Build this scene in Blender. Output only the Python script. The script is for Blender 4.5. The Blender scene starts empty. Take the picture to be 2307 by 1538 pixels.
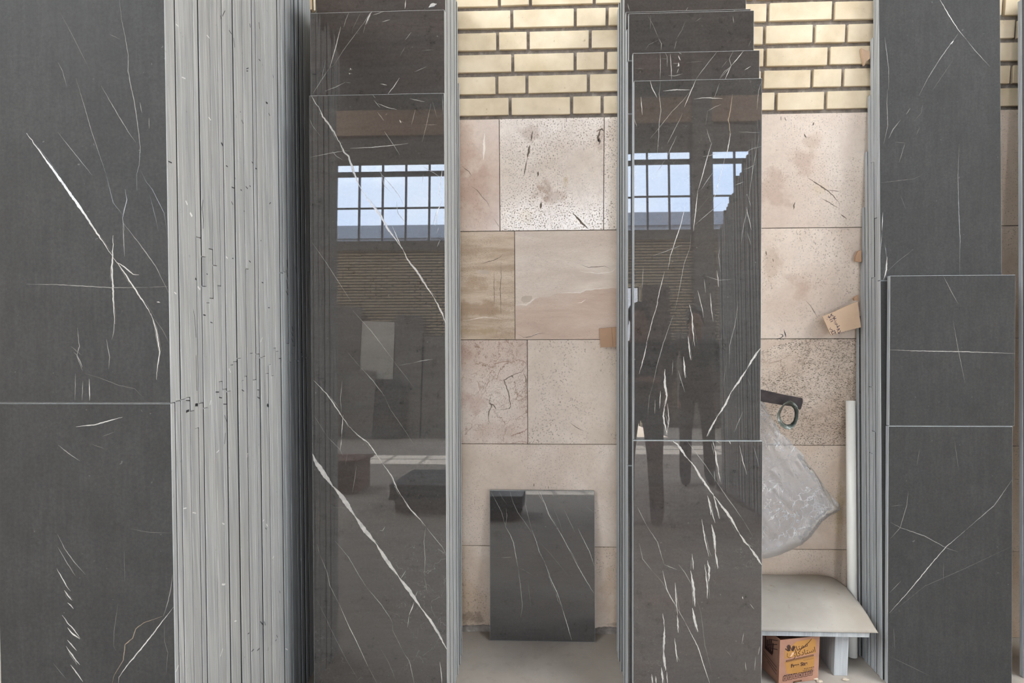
import bpy, bmesh, math, random
from mathutils import Vector, Matrix, noise
from mathutils.geometry import delaunay_2d_cdt
random.seed(7)
C = bpy.context.scene.collection
SC = bpy.context.scene

# ------------------------------------------------------------------ camera
W, H, F = 2307, 1538, 1539.0
CAM = Vector((0, -2.55, 1.385))
def _basis(yaw=2.75, pitch=5.7, roll=.44):
    y, p, r = (math.radians(v) for v in (yaw, pitch, roll))
    f = Vector((-math.sin(y)*math.cos(p), math.cos(y)*math.cos(p), -math.sin(p)))
    rt = f.cross(Vector((0, 0, 1))).normalized(); up = rt.cross(f)
    return f, rt*math.cos(r)-up*math.sin(r), up*math.cos(r)+rt*math.sin(r)
CF, CR, CU = _basis()
cam = bpy.data.objects.new('camera', bpy.data.cameras.new('camera')); C.objects.link(cam)
m = Matrix((CR, CU, -CF)).transposed().to_4x4(); m.translation = CAM
cam.matrix_world = m
cam.data.sensor_width = 36; cam.data.lens = 36*F/W; cam.data.clip_start = .05; cam.data.clip_end = 200
SC.camera = cam

# ------------------------------------------------------------------ light
SC.view_settings.view_transform = 'Standard'; SC.view_settings.look = 'None'
SC.view_settings.gamma = 1; SC.view_settings.use_curve_mapping = False
SC.view_settings.exposure = 2.04
SC.cycles.use_denoising = True
SC.cycles.max_bounces = 8; SC.cycles.diffuse_bounces = 4; SC.cycles.glossy_bounces = 4
SC.cycles.transmission_bounces = 4; SC.cycles.transparent_max_bounces = 10
SC.cycles.sample_clamp_indirect = 6.0
SC.cycles.caustics_reflective = False; SC.cycles.caustics_refractive = False
WORLD_STRENGTH = 5.2
SUN_STRENGTH = 13.0
SUN_EL, SUN_AZ = 47.0, 3.0      # degrees; azimuth: drift towards +X while travelling towards +Y
wd = bpy.data.worlds.new('sky'); SC.world = wd; wd.use_nodes = True
nt = wd.node_tree; nt.nodes.clear()
wo = nt.nodes.new('ShaderNodeOutputWorld'); wb = nt.nodes.new('ShaderNodeBackground')
tc = nt.nodes.new('ShaderNodeTexCoord'); nz = nt.nodes.new('ShaderNodeTexNoise'); cr = nt.nodes.new('ShaderNodeValToRGB')
nz.inputs['Scale'].default_value = 5; nz.inputs['Detail'].default_value = 4
cr.color_ramp.elements[0].position = .35; cr.color_ramp.elements[0].color = (.72, .83, 1, 1)
cr.color_ramp.elements[1].position = .65; cr.color_ramp.elements[1].color = (.98, .99, 1, 1)
nt.links.new(tc.outputs['Generated'], nz.inputs['Vector']); nt.links.new(nz.outputs[0], cr.inputs[0])
nt.links.new(cr.outputs[0], wb.inputs['Color']); wb.inputs['Strength'].default_value = WORLD_STRENGTH
nt.links.new(wb.outputs[0], wo.inputs[0])
sun = bpy.data.objects.new('sun', bpy.data.lights.new('sun', 'SUN')); C.objects.link(sun)
sun.data.energy = SUN_STRENGTH; sun.data.angle = .01; sun.data.color = (1, .92, .8)
_e, _a = math.radians(SUN_EL), math.radians(SUN_AZ)
sun.rotation_euler = Vector((math.sin(_a)*math.cos(_e), math.cos(_a)*math.cos(_e), -math.sin(_e))).to_track_quat('-Z', 'Y').to_euler()
def portal(name, loc, size, direction):
    l = bpy.data.lights.new(name, 'AREA'); l.shape = 'RECTANGLE'; l.size, l.size_y = size
    l.cycles.is_portal = True
    o = bpy.data.objects.new(name, l); C.objects.link(o); o.location = loc
    o.rotation_euler = Vector(direction).to_track_quat('-Z', 'Y').to_euler()

# ------------------------------------------------------------------ pixel -> plane helpers
def ray(px, py):
    return (CF+CR*((px-W/2)/F)-CU*((py-H/2)/F)).normalized()
def on_lean(px, py, y0, s=0.0):
    d = ray(px, py); t = (y0+s*CAM.z-CAM.y)/(d.y-s*d.z); return CAM+d*t
def on_x(px, py, X):
    d = ray(px, py); return CAM+d*((X-CAM.x)/d.x)
def on_z(px, py, Z=0.0):
    d = ray(px, py); return CAM+d*((Z-CAM.z)/d.z)
def pts(s):
    v = [float(a) for a in s.replace(',', ' ').split()]
    return [(v[i], v[i+1]) for i in range(0, len(v), 2)]

# ------------------------------------------------------------------ node material helpers
class M:
    def __init__(s, name):
        s.m = bpy.data.materials.new(name); s.m.use_nodes = True; s.t = s.m.node_tree
        s.b = s.t.nodes['Principled BSDF']; s.o = s.t.nodes['Material Output']; s._c = None
    def n(s, typ, **kw):
        x = s.t.nodes.new('ShaderNode'+typ)
        for k, v in kw.items(): setattr(x, k, v)
        return x
    def link(s, a, b): s.t.links.new(a, b)
    def coord(s, scale=(1, 1, 1), rot=(0, 0, 0), per_object=True):
        if s._c is None:
            tc = s.n('TexCoord'); oi = s.n('ObjectInfo')
            add = s.n('VectorMath', operation='ADD'); mul = s.n('VectorMath', operation='SCALE')
            s.link(oi.outputs['Random'], mul.inputs[0]); mul.inputs['Scale'].default_value = 37.0
            cx = s.n('CombineXYZ')
            for k in range(3): s.link(oi.outputs['Random'], cx.inputs[k])
            s.link(cx.outputs[0], mul.inputs[0])
            s.link(tc.outputs['Object'], add.inputs[0]); s.link(mul.outputs[0], add.inputs[1])
            s._c = (tc.outputs['Object'], add.outputs[0], oi.outputs['Random'])
        mp = s.n('Mapping'); mp.inputs['Scale'].default_value = scale; mp.inputs['Rotation'].default_value = rot
        s.link(s._c[1 if per_object else 0], mp.inputs[0]); return mp.outputs[0]
    def noise(s, sc, det=4, rough=.55, scale=(1, 1, 1), dist=0, rot=(0, 0, 0)):
        x = s.n('TexNoise'); x.inputs['Scale'].default_value = sc; x.inputs['Detail'].default_value = det
        x.inputs['Roughness'].default_value = rough; x.inputs['Distortion'].default_value = dist
        s.link(s.coord(scale, rot), x.inputs['Vector']); return x.outputs[0]
    def ramp(s, fac, *st):
        r = s.n('ValToRGB'); e = r.color_ramp.elements
        while len(e) < len(st): e.new(.5)
        for k, (p, c) in enumerate(st):
            e[k].position = p; c = (c, c, c) if isinstance(c, (int, float)) else c; e[k].color = (*c[:3], 1)
        s.link(fac, r.inputs[0]); return r.outputs[0]
    def mix(s, fac, a, b, mode='MIX'):
        x = s.n('Mix', data_type='RGBA', blend_type=mode)
        for v, i in ((fac, 0), (a, 6), (b, 7)):
            if isinstance(v, (int, float)): x.inputs[i].default_value = v if i == 0 else (v, v, v, 1)
            elif isinstance(v, tuple): x.inputs[i].default_value = (*v[:3], 1)
            else: s.link(v, x.inputs[i])
        return x.outputs[2]
    def math(s, op, a, b=0.0):
        x = s.n('Math', operation=op)
        for v, i in ((a, 0), (b, 1)):
            if isinstance(v, (int, float)): x.inputs[i].default_value = v
            else: s.link(v, x.inputs[i])
        return x.outputs[0]
    def col(s, c):
        if isinstance(c, tuple): s.b.inputs['Base Color'].default_value = (*c[:3], 1)
        else: s.link(c, s.b.inputs['Base Color'])
    def rough(s, r):
        if isinstance(r, (int, float)): s.b.inputs['Roughness'].default_value = r
        else: s.link(r, s.b.inputs['Roughness'])
    def bump(s, h, st=.3, d=.002):
        b = s.n('Bump'); b.inputs['Strength'].default_value = st; b.inputs['Distance'].default_value = d
        s.link(h, b.inputs['Height']); s.link(b.outputs[0], s.b.inputs['Normal'])
def plain(name, c, r=.6, metal=0, var=.12, nsc=12):
    x = M(name); n = x.noise(nsc, 5)
    lo = tuple(v*(1-var) for v in c); hi = tuple(min(1, v*(1+var)) for v in c)
    x.col(x.ramp(n, (.3, lo), (.7, hi))); x.rough(r); x.b.inputs['Metallic'].default_value = metal
    return x.m

def mat_polished(name='polished dark marble', base=(.047, .0445, .0425), warm=(.056, .050, .046)):
    x = M(name)
    n1 = x.noise(2.2, 6, .6); n2 = x.noise(30, 6, .7); n3 = x.noise(1.0, 5, .6, (1, 1, 9), .6)
    c = x.mix(x.ramp(n1, (.35, 0), (.65, 1)), base, warm)
    c = x.mix(x.ramp(n3, (.42, 0.0), (.62, .55)), c, (.052, .050, .048))
    c = x.mix(x.ramp(n2, (.30, .55), (.44, 0)), c, (.022, .020, .019))
    g = x.noise(140, 4, .7); c = x.mix(1.0, c, x.ramp(g, (.25, .80), (.75, 1.16)), 'MULTIPLY')
    h = x.noise(1, 6, .65, (9, 9, 60)); c = x.mix(1.0, c, x.ramp(h, (.3, .86), (.7, 1.10)), 'MULTIPLY')
    sp = x.noise(85, 2, .5); c = x.mix(x.ramp(sp, (.74, 0), (.80, .5)), c, (.20, .19, .18))
    v = x.n('TexVoronoi', feature='DISTANCE_TO_EDGE'); v.inputs['Scale'].default_value = 5.5
    w = x.noise(5, 5, .6); cv = x.coord((1, 1, 1)); vm = x.n('VectorMath', operation='ADD'); cb = x.n('CombineXYZ')
    for k in range(3): x.link(w, cb.inputs[k])
    x.link(cv, vm.inputs[0]); x.link(cb.outputs[0], vm.inputs[1]); x.link(vm.outputs[0], v.inputs['Vector'])
    line = x.ramp(v.outputs[0], (0, 1), (.006, 0)); patch = x.ramp(x.noise(1.7, 3), (.56, 0), (.66, .5))
    c = x.mix(x.math('MULTIPLY', line, patch), c, (.22, .21, .20))
    x.col(c); x.rough(x.ramp(n1, (.3, .004), (.7, .012))); x.b.inputs['IOR'].default_value = 1.85
    x.bump(x.noise(3, 2), .012, .001)
    return x.m
def mat_honed(name='honed dark marble'):
    x = M(name)
    n1 = x.noise(2.5, 6, .6); n2 = x.noise(28, 6, .7); n3 = x.noise(1, 3, .5, (42, 42, 1.0)); n4 = x.noise(1, 4, .6, (130, 130, 3))
    c = x.mix(x.ramp(n1, (.3, 0), (.7, 1)), (.034, .0335, .0322), (.042, .041, .0395))
    c = x.mix(x.ramp(n3, (.40, .55), (.56, 0)), c, (.032, .031, .030))
    c = x.mix(x.ramp(n4, (.42, .4), (.55, 0)), c, (.030, .029, .028))
    c = x.mix(x.ramp(n2, (.28, .45), (.42, 0)), c, (.024, .022, .021))
    g = x.noise(150, 4, .7); c = x.mix(1.0, c, x.ramp(g, (.25, .72), (.75, 1.22)), 'MULTIPLY')
    h = x.noise(11, 6, .7); c = x.mix(1.0, c, x.ramp(h, (.3, .84), (.7, 1.12)), 'MULTIPLY')
    sp = x.noise(80, 2, .5); c = x.mix(x.ramp(sp, (.74, 0), (.80, .5)), c, (.15, .145, .14))
    x.col(c); x.rough(.6); x.b.inputs['IOR'].default_value = 1.35; x.bump(n3, .12, .001)
    return x.m
def mat_edge(name='sawn slab edge'):
    x = M(name)
    n1 = x.noise(3, 5, .6, (1, 1, 1)); n2 = x.noise(1, 4, .6, (160, 160, 2.4)); n3 = x.noise(40, 5, .7); n4 = x.noise(1, 5, .6, (25, 25, 2.2))
    c = x.mix(x.ramp(n2, (.3, 0), (.7, 1)), (.33, .345, .355), (.50, .515, .525))
    c = x.mix(x.ramp(n4, (.5, 0), (.68, .6)), c, (.27, .285, .295))
    c = x.mix(x.ramp(n1, (.5, 0), (.66, .30)), c, (.44, .43, .41))
    c = x.mix(x.ramp(n3, (.24, .8), (.34, 0)), c, (.15, .155, .16))
    oi = x._c[2]
    c = x.mix(1.0, c, x.ramp(oi, (0, .84), (.5, .96), (1, 1.0)), 'MULTIPLY')
    x.col(c); x.rough(.75); x.bump(n2, .3, .001)
    return x.m
POL = mat_polished(); HON = mat_honed(); EDGE = mat_edge()
POL2 = mat_polished('polished dark marble, smoky brown', (.049, .0445, .0425), (.065, .053, .048))
def vein_mat(name, c, r=.1):
    x = M(name); n = x.noise(60, 4); x.col(x.ramp(n, (.3, tuple(v*.72 for v in c)), (.62, c))); x.rough(r); return x.m
VB = vein_mat('pale vein', (.50, .475, .445)); VM = vein_mat('grey vein', (.26, .25, .235)); VD = vein_mat('faint vein', (.15, .142, .132))
VT = vein_mat('tan vein', (.30, .235, .17)); INK = plain('black marker', (.02, .02, .025), .5); CHALK = plain('pale scratch', (.70, .71, .70), .8)
VEINS = [VB, VM, VD, VT, INK, CHALK]      # material slots 2.. of every slab

# ------------------------------------------------------------------ mesh helpers
def finish(bm, name, mats, parent=None, origin=(0, 0, 0), smooth=False):
    origin = Vector(origin)
    me = bpy.data.meshes.new(name)
    if smooth:
        for f in bm.faces: f.smooth = True
    bm.to_mesh(me); bm.free()
    me.transform(Matrix.Translation(-origin))
    for mt in (mats if isinstance(mats, (list, tuple)) else [mats]): me.materials.append(mt)
    o = bpy.data.objects.new(name, me); C.objects.link(o)
    if parent is not None:
        o.parent = parent; o.location = origin-parent.location if False else origin
        o.location = origin-Vector(parent.location)
    else: o.location = origin
    return o
def tag(o, label=None, cat=None, group=None, kind=None):
    if label: o['label'] = label
    if cat: o['category'] = cat
    if group: o['group'] = group
    if kind: o['kind'] = kind
    return o
def thing(name, label, cat, loc=(0, 0, 0), group=None):
    o = bpy.data.objects.new(name, None); C.objects.link(o); o.location = loc; o.empty_display_size = .1
    return tag(o, label, cat, group)
def hexa(bm, p, mi=0):
    """8 points: bottom 4 (ccw), top 4"""
    v = [bm.verts.new(q) for q in p]; fs = []
    for idx in ((0, 3, 2, 1), (4, 5, 6, 7), (0, 1, 5, 4), (1, 2, 6, 5), (2, 3, 7, 6), (3, 0, 4, 7)):
        f = bm.faces.new([v[i] for i in idx]); f.material_index = mi; fs.append(f)
    return fs
def box(bm, x0, x1, y0, y1, z0, z1, mi=0, bev=0):
    fs = hexa(bm, [(x0, y0, z0), (x1, y0, z0), (x1, y1, z0), (x0, y1, z0), (x0, y0, z1), (x1, y0, z1), (x1, y1, z1), (x0, y1, z1)], mi)
    if bev:
        es = list({e for f in fs for e in f.edges})
        bmesh.ops.bevel(bm, geom=es, offset=bev, segments=2, affect='EDGES', profile=.5)
def ribbon(bm, P, w, n, mi, jit=.35, taper=True, lift=.00025, sub=.0038):
    """thin inlay strip following P on a plane of normal n"""
    n = Vector(n).normalized(); P = [Vector(p) for p in P]
    Q = [P[0]]
    for a, b in zip(P, P[1:]):
        k = max(1, int((b-a).length/sub))
        Q += [a.lerp(b, i/k) for i in range(1, k+1)]
    if len(Q) < 3: Q = [Q[0], Q[0].lerp(Q[-1], .5), Q[-1]]
    L = len(Q)-1; prev = None; sd = random.random()*50; amp = min(max(w*.45, .0007), .0016)*jit*2.2
    jw = jit*(.8 if w < .007 else .38)
    for i, q in enumerate(Q):
        t = (Q[min(i+1, L)]-Q[max(i-1, 0)]).normalized(); s = n.cross(t)
        off = (noise.noise(Vector((i*.28+sd, sd, 0)))+.6*noise.noise(Vector((i*.95+sd, 4, sd))))*amp if 0 < i < L else 0
        e = .14
        if taper: e = max(.16, min(1, 2.4*min(i, L-i)/max(L, 1)+.14))
        else: e = 1
        wl = w*e*(.5+jw*noise.noise(Vector((i*.5+sd, 9, sd)))); wr = w*e*(.5+jw*noise.noise(Vector((i*.45, sd, 21))))
        c = q+s*off+n*lift
        a, b = bm.verts.new(c-s*wl), bm.verts.new(c+s*wr)
        if prev:
            f = bm.faces.new((prev[0], a, b, prev[1])); f.material_index = mi; f.normal_update()
            if f.normal.dot(n) < 0: f.normal_flip()
        prev = (a, b)
PXM = 1.38e-3
_T = ['', 'first', 'second', 'third', 'fourth', 'fifth', 'sixth', 'seventh', 'eighth', 'ninth', 'tenth', 'eleventh', 'twelfth', 'thirteenth', 'fourteenth', 'fifteenth', 'sixteenth', 'seventeenth', 'eighteenth', 'nineteenth']
def nth(k):
    if k < 20: return _T[k]
    t = {2: 'twent', 3: 'thirt', 4: 'fort'}[k//10]
    return t+'ieth' if k % 10 == 0 else t+'y-'+_T[k % 10]
def slab(x0, x1, z0, z1, y0, s, th=.0192, face=None, veins='', y_label=None, xs=None, marks=(), label='', group=None, ztop_skew=0, name='marble_slab', skew=0):
    """one leaning stone slab; front face on Y = y0 + s z; skew shifts X with height"""
    face = face or POL
    bm = bmesh.new()
    n = Vector((0, -1, s)).normalized()
    def fp(x, z): return Vector((x+skew*z, y0+s*z, z))
    fr = [fp(x0, z0), fp(x1, z0), fp(x1, z1+ztop_skew), fp(x0, z1)]
    bk = [p-n*th for p in fr]
    hexa(bm, [fr[0], fr[1], bk[1], bk[0], fr[3], fr[2], bk[2], bk[3]])
    bm.normal_update()
    for f in bm.faces: f.material_index = 0 if abs(f.normal.dot(n)) > .9 else 1
    es = list(bm.edges)
    r = bmesh.ops.bevel(bm, geom=es, offset=.0011, segments=1, affect='EDGES')
    for f in r['faces']: f.material_index = 1
    o0 = Vector(((x0+x1)/2, y0+s*z0, z0))
    for ln in veins.strip().splitlines():
        ln = ln.strip()
        if not ln: continue
        kind, w, p = ln.split(None, 2)
        P = [on_lean(a, b, y0, s) for a, b in pts(p)]
        # keep strips inside the slab
        e = .0012
        P = [Vector((min(max(q.x, x0+skew*q.z+e), x1+skew*q.z-e), 0, min(max(q.z, z0+e), z1-e))) for q in P]
        for q in P: q.y = y0+s*q.z
        ribbon(bm, P, float(w)*PXM*(.56 if float(w) < 5 else .62 if float(w) < 8.6 else .80), n, {'b': 2, 'm': 3, 'f': 4, 't': 5, 'k': 6}[kind])
        if float(w) >= 3.2 and kind == 'b' and len(P) > 1:
            for c_ in range(2):
                o_ = random.choice((-1, 1))*random.uniform(.0015, .005); i0 = random.randrange(len(P)-1)
                Q_ = [P[i0].lerp(P[i0+1], random.uniform(0, .5)), P[i0].lerp(P[i0+1], .8)+Vector((o_, 0, o_*.3)), (P[min(i0+2, len(P)-1)]+Vector((o_*1.8, 0, 0)))]
                for q in Q_: q.x = min(max(q.x, x0+skew*q.z+e), x1+skew*q.z-e); q.z = min(max(q.z, z0+e), z1-e); q.y = y0+s*q.z
                ribbon(bm, Q_, .0009, n, random.choice((3, 4)), lift=.0002)
    for (mi, P, w) in marks:       # marks on the side edge (normal +-X)
        nx = 1 if P[0].x > (x0+x1)/2 else -1
        xx = (x1 if nx > 0 else x0)
        Q = [Vector((xx+skew*q.z, q.y, q.z)) for q in P]
        ribbon(bm, Q, w, (nx, 0, 0), mi, taper=False, jit=.2, sub=.01)
    o = finish(bm, name, [face, EDGE]+VEINS, None, o0)
    tag(o, label, 'stone slab', group, 'thing')
    return o
# ------------------------------------------------------------------ structure: the wall facing the camera
def tile_mat(name, lo, mid, hi, pits=.5, web=0.0, band=0, rough=.5, webc=(.26, .15, .085), blot=None, pitc=(.17, .13, .09), spots=(), pd=0.0, ior=1.5):
    x = M(name)
    sc = (1, 1, band) if band else (1, 1, 1)
    n1 = x.noise(3.2, 7, .62, sc, .5); n2 = x.noise(10, 6, .6, sc)
    lo, mid, hi = (tuple(v*1.07 for v in q) for q in (lo, mid, hi))
    c = x.ramp(n1, (.30, lo), (.50, mid), (.70, hi))
    c = x.mix(x.ramp(n2, (.35, .35), (.55, 0)), c, lo)
    if blot:
        c = x.mix(x.ramp(x.noise(2.1, 4, .5), (.50, 0), (.60, .75)), c, blot)
    if spots:
        geo = x.n('NewGeometry'); tot = None
        wob = x.n('TexNoise'); wob.inputs['Scale'].default_value = 13; wob.inputs['Detail'].default_value = 6; wob.inputs['Roughness'].default_value = .65; x.link(geo.outputs['Position'], wob.inputs['Vector'])
        for (sx, sz, rx, rz, amt, colr) in spots:
            vm = x.n('VectorMath', operation='SUBTRACT'); x.link(geo.outputs['Position'], vm.inputs[0]); vm.inputs[1].default_value = (sx, 0, sz)
            v2 = x.n('VectorMath', operation='MULTIPLY'); x.link(vm.outputs[0], v2.inputs[0]); v2.inputs[1].default_value = (1/rx, 0, 1/rz)
            ln = x.n('VectorMath', operation='LENGTH'); x.link(v2.outputs[0], ln.inputs[0])
            d = x.math('ADD', ln.outputs['Value'], x.math('MULTIPLY', x.math('SUBTRACT', wob.outputs[0], .5), 4.2))
            c = x.mix(x.ramp(d, (.45, amt), (1.15, 0)), c, colr)
    if web:
        w = x.noise(9, 6, .65); cv = x.coord(sc); cb = x.n('CombineXYZ'); vm = x.n('VectorMath', operation='MULTIPLY_ADD')
        for k in range(3): x.link(w, cb.inputs[k])
        x.link(cb.outputs[0], vm.inputs[0]); vm.inputs[1].default_value = (.35, .35, .35); x.link(cv, vm.inputs[2])
        v = x.n('TexVoronoi', feature='DISTANCE_TO_EDGE'); v.inputs['Scale'].default_value = 11
        x.link(vm.outputs[0], v.inputs['Vector'])
        v2 = x.n('TexVoronoi', feature='DISTANCE_TO_EDGE'); v2.inputs['Scale'].default_value = 34; x.link(vm.outputs[0], v2.inputs['Vector'])
        l1 = x.math('MULTIPLY', x.ramp(v.outputs[0], (0, 1), (.028, 0)), x.ramp(x.noise(4, 3), (.40, 0), (.55, 1)))
        l2 = x.math('MULTIPLY', x.ramp(v2.outputs[0], (0, .8), (.05, 0)), x.ramp(x.noise(7, 3), (.47, 0), (.55, 1)))
        l = x.math('MAXIMUM', l1, l2)
        c = x.mix(x.math('MULTIPLY', l, web), c, webc)
    gr = x.noise(60, 6, .75, sc); c = x.mix(1.0, c, x.ramp(gr, (.28, .88), (.5, 1.0), (.75, 1.05)), 'MULTIPLY')
    p1 = x.noise(190, 2, .5, sc); p2 = x.noise(5, 4, .6)
    pm = x.math('MULTIPLY', x.ramp(p1, (.30+pd, 1), (.42+pd, 0)), x.ramp(p2, (.42-pd*1.6, .12), (.56-pd*1.6, 1)))
    p3 = x.ramp(x.noise(75, 3, .6, sc), (.24, 1), (.33, 0)); pm = x.math('MAXIMUM', pm, x.math('MULTIPLY', p3, .8))
    c = x.mix(x.math('MULTIPLY', pm, pits), c, pitc)
    x.col(c)
    x.rough(x.mix(x.math('MULTIPLY', pm, 1.0), rough, .8)); x.b.inputs['IOR'].default_value = ior
    x.bump(x.math('SUBTRACT', x.math('MULTIPLY', n2, .15), pm), .25, .001)
    return x.m
BEI = (.58, .475, .385)
BR_ = (.40, .27, .18); RD_ = (.46, .31, .235); GD_ = (.52, .39, .20)
def SPT(px, py, rx, rz, amt, c): q = on_lean(px, py, -.006); return (q.x, q.z, rx, rz, amt, c)
T = {
 'cream': tile_mat('cream travertine', (.50, .395, .31), (.60, .495, .405), (.69, .59, .50), .6),
 'pitted': tile_mat('pitted polished travertine', (.58, .48, .39), (.70, .61, .52), (.78, .71, .62), .95, .12, rough=.13, ior=1.38, pitc=(.27, .215, .165), pd=.035, spots=[SPT(1215, 425, .045, .05, .75, BR_), SPT(1250, 445, .05, .03, .5, BR_), SPT(1275, 405, .02, .03, .6, GD_), SPT(1195, 300, .035, .03, .45, BR_), SPT(1350, 310, .02, .045, .5, BR_), SPT(1180, 490, .04, .03, .35, GD_)]),
 'rose': tile_mat('rosy travertine', (.46, .335, .26), (.58, .455, .37), (.64, .53, .44), .4, .1, rough=.15, ior=1.4, spots=[SPT(1045, 330, .06, .12, .5, RD_), SPT(1060, 420, .09, .10, .6, RD_), SPT(1100, 490, .05, .05, .3, RD_)]),
 'band': tile_mat('banded golden travertine', (.36, .25, .16), (.52, .40, .29), (.62, .51, .40), .9, .1, 7, pd=.02, spots=[SPT(1060, 700, .10, .035, .7, (.33, .21, .12)), SPT(1070, 640, .09, .03, .5, (.36, .23, .13)), SPT(1060, 560, .09, .02, .5, (.38, .26, .17)), SPT(1075, 745, .1, .015, .6, (.36, .25, .13))]),
 'band2': tile_mat('banded beige travertine', (.50, .40, .32), (.59, .485, .395), (.65, .56, .47), .35, .08, 4),
 'web': tile_mat('rust-veined travertine', (.44, .33, .26), (.56, .45, .37), (.61, .52, .44), .6, 1.0, webc=(.25, .135, .085), pd=.01, spots=[SPT(1055, 800, .05, .06, .5, (.40, .24, .18)), SPT(1060, 900, .05, .05, .45, (.40, .24, .18)), SPT(1110, 970, .09, .05, .35, (.44, .30, .23))]),
 'web2': tile_mat('brown speckled travertine', (.44, .335, .255), (.56, .45, .36), (.63, .53, .44), 1.0, .85, 1.8, webc=(.22, .14, .095), pd=.05),
 'plainb': tile_mat('fine pitted travertine', (.53, .43, .34), (.60, .50, .41), (.67, .58, .49), .75),
 'low': tile_mat('warm low travertine', (.47, .355, .26), (.58, .46, .36), (.65, .55, .45), .6, 0.05, 0, spots=[SPT(1055, 1330, .05, .09, .35, (.50, .36, .23)), SPT(1370, 1330, .04, .1, .45, (.50, .35, .23)), SPT(1890, 1150, .02, .12, .5, (.50, .37, .18)), SPT(1065, 1392, .06, .025, .7, (.25, .18, .13)), SPT(1380, 1405, .06, .012, .6, (.25, .18, .13))]),
 'stain': tile_mat('stained cream travertine', (.52, .41, .325), (.62, .515, .425), (.69, .59, .50), .6, .1, 0, spots=[SPT(1810, 645, .055, .045, .65, (.44, .31, .235)), SPT(1785, 625, .04, .02, .4, (.44, .31, .235)), SPT(1740, 600, .03, .08, .4, BR_)]),
 'blot': tile_mat('blotched travertine', (.55, .44, .36), (.63, .535, .45), (.69, .60, .52), .6, .08, 0, rough=.3, pd=.01, spots=[SPT(1745, 425, .075, .07, .7, (.47, .345, .27)), SPT(1800, 365, .055, .05, .65, (.47, .345, .27)), SPT(1850, 430, .05, .03, .3, GD_), SPT(1830, 320, .04, .03, .35, BR_)]),
}
def brick_mat():
    x = M('buff brick'); n = x.noise(9, 6, .6); n2 = x.noise(45, 4, .6)
    c = x.ramp(n, (.28, (.58, .47, .31)), (.5, (.70, .585, .415)), (.72, (.78, .67, .50)))
    c = x.mix(x.ramp(n2, (.24, .8), (.33, 0)), c, (.42, .31, .18))
    c = x.mix(1.0, c, x.ramp(x._c[2], (0, .97), (1, 1)), 'MULTIPLY')
    x.col(c); x.rough(.75); x.bump(n, .25, .002); return x.m
def mortar_mat():
    x = M('grey mortar'); n = x.noise(35, 6, .7); n2 = x.noise(7, 5, .6)
    c = x.ramp(n, (.3, (.14, .12, .105)), (.55, (.25, .22, .195)), (.75, (.46, .42, .37)))
    c = x.mix(x.ramp(n2, (.5, 0), (.7, .6)), c, (.32, .28, .245))
    x.col(c); x.rough(.9); x.bump(n, .6, .004); return x.m
BRK, MOR = brick_mat(), mortar_mat()
bm = bmesh.new(); box(bm, -12, 12, .012, .35, 0, 9)
wall = finish(bm, 'wall_back', MOR, None, (0, .012, 0)); tag(wall, kind='structure')
# brick courses above the cladding: course pitch 76 mm, joints read where the photo shows them
def wx(px, py): return on_lean(px, py, 0).x
known = {
 0: [(1149, 240), (1288, 240), (1357, 240), (1860, 228)],
 1: [(1119, 195), (1187, 195), (1326, 195), (1829, 180), (1899, 180)],
 2: [(1155, 148), (1296, 148), (1365, 148), (1723, 135), (1867, 135)],
 3: [(1121, 100), (1190, 100), (1330, 100), (1834, 86), (1907, 86)],
 4: [(1153, 55), (1296, 53), (1368, 52), (1730, 42), (1877, 40)],
 5: [(1125, 8), (1195, 8), (1339, 6), (1703, 3), (1851, 2)]}
bm = bmesh.new()
PITCH = .0762; Z0 = 1.957
for r in range(0, 12):
    z = Z0+r*PITCH
    src = known.get(r)
    if src is None: ks = [-.60+(.06 if r % 2 else .18)]
    else: ks = [wx(*p) for p in src]
    # fill the unseen parts by alternating stretcher and header
    xs = sorted(ks)
    full, head = .232, .113
    out = [xs[0]]; tog = True; xx = xs[0]
    while xx > -3.2: xx -= full if tog else head; tog = not tog; out.insert(0, xx)
    for a, b in zip(xs, xs[1:]):
        gap = b-a
        if gap > .30:
            n = max(1, round(gap/.20)); out += [a+gap*(i+(.12 if i % 2 else 0))/n for i in range(1, n)]
        out.append(b)
    xx = xs[-1]; tog = True
    while xx < 3.2: xx += full if tog else head; tog = not tog; out.append(xx)
    for a, b in zip(out, out[1:]):
        j = .0055
        y = -.001+random.uniform(-.0015, .001); dz = random.uniform(-.001, .001)
        if b-a < .03: continue
        zz = random.uniform(-.0012, .0012)
        hexa(bm, [(a+j, y, z+dz), (b-j, y, z+dz+zz), (b-j, .02, z+dz+zz), (a+j, .02, z+dz), (a+j, y, z+.0605+dz), (b-j, y, z+.0605+dz+zz), (b-j, .02, z+.0605+dz+zz), (a+j, .02, z+.0605+dz)])
bmesh.ops.bevel(bm, geom=list(bm.edges), offset=.0016, segments=1, affect='EDGES')
finish(bm, 'brickwork', BRK, wall, (0, 0, 1.95))
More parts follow.
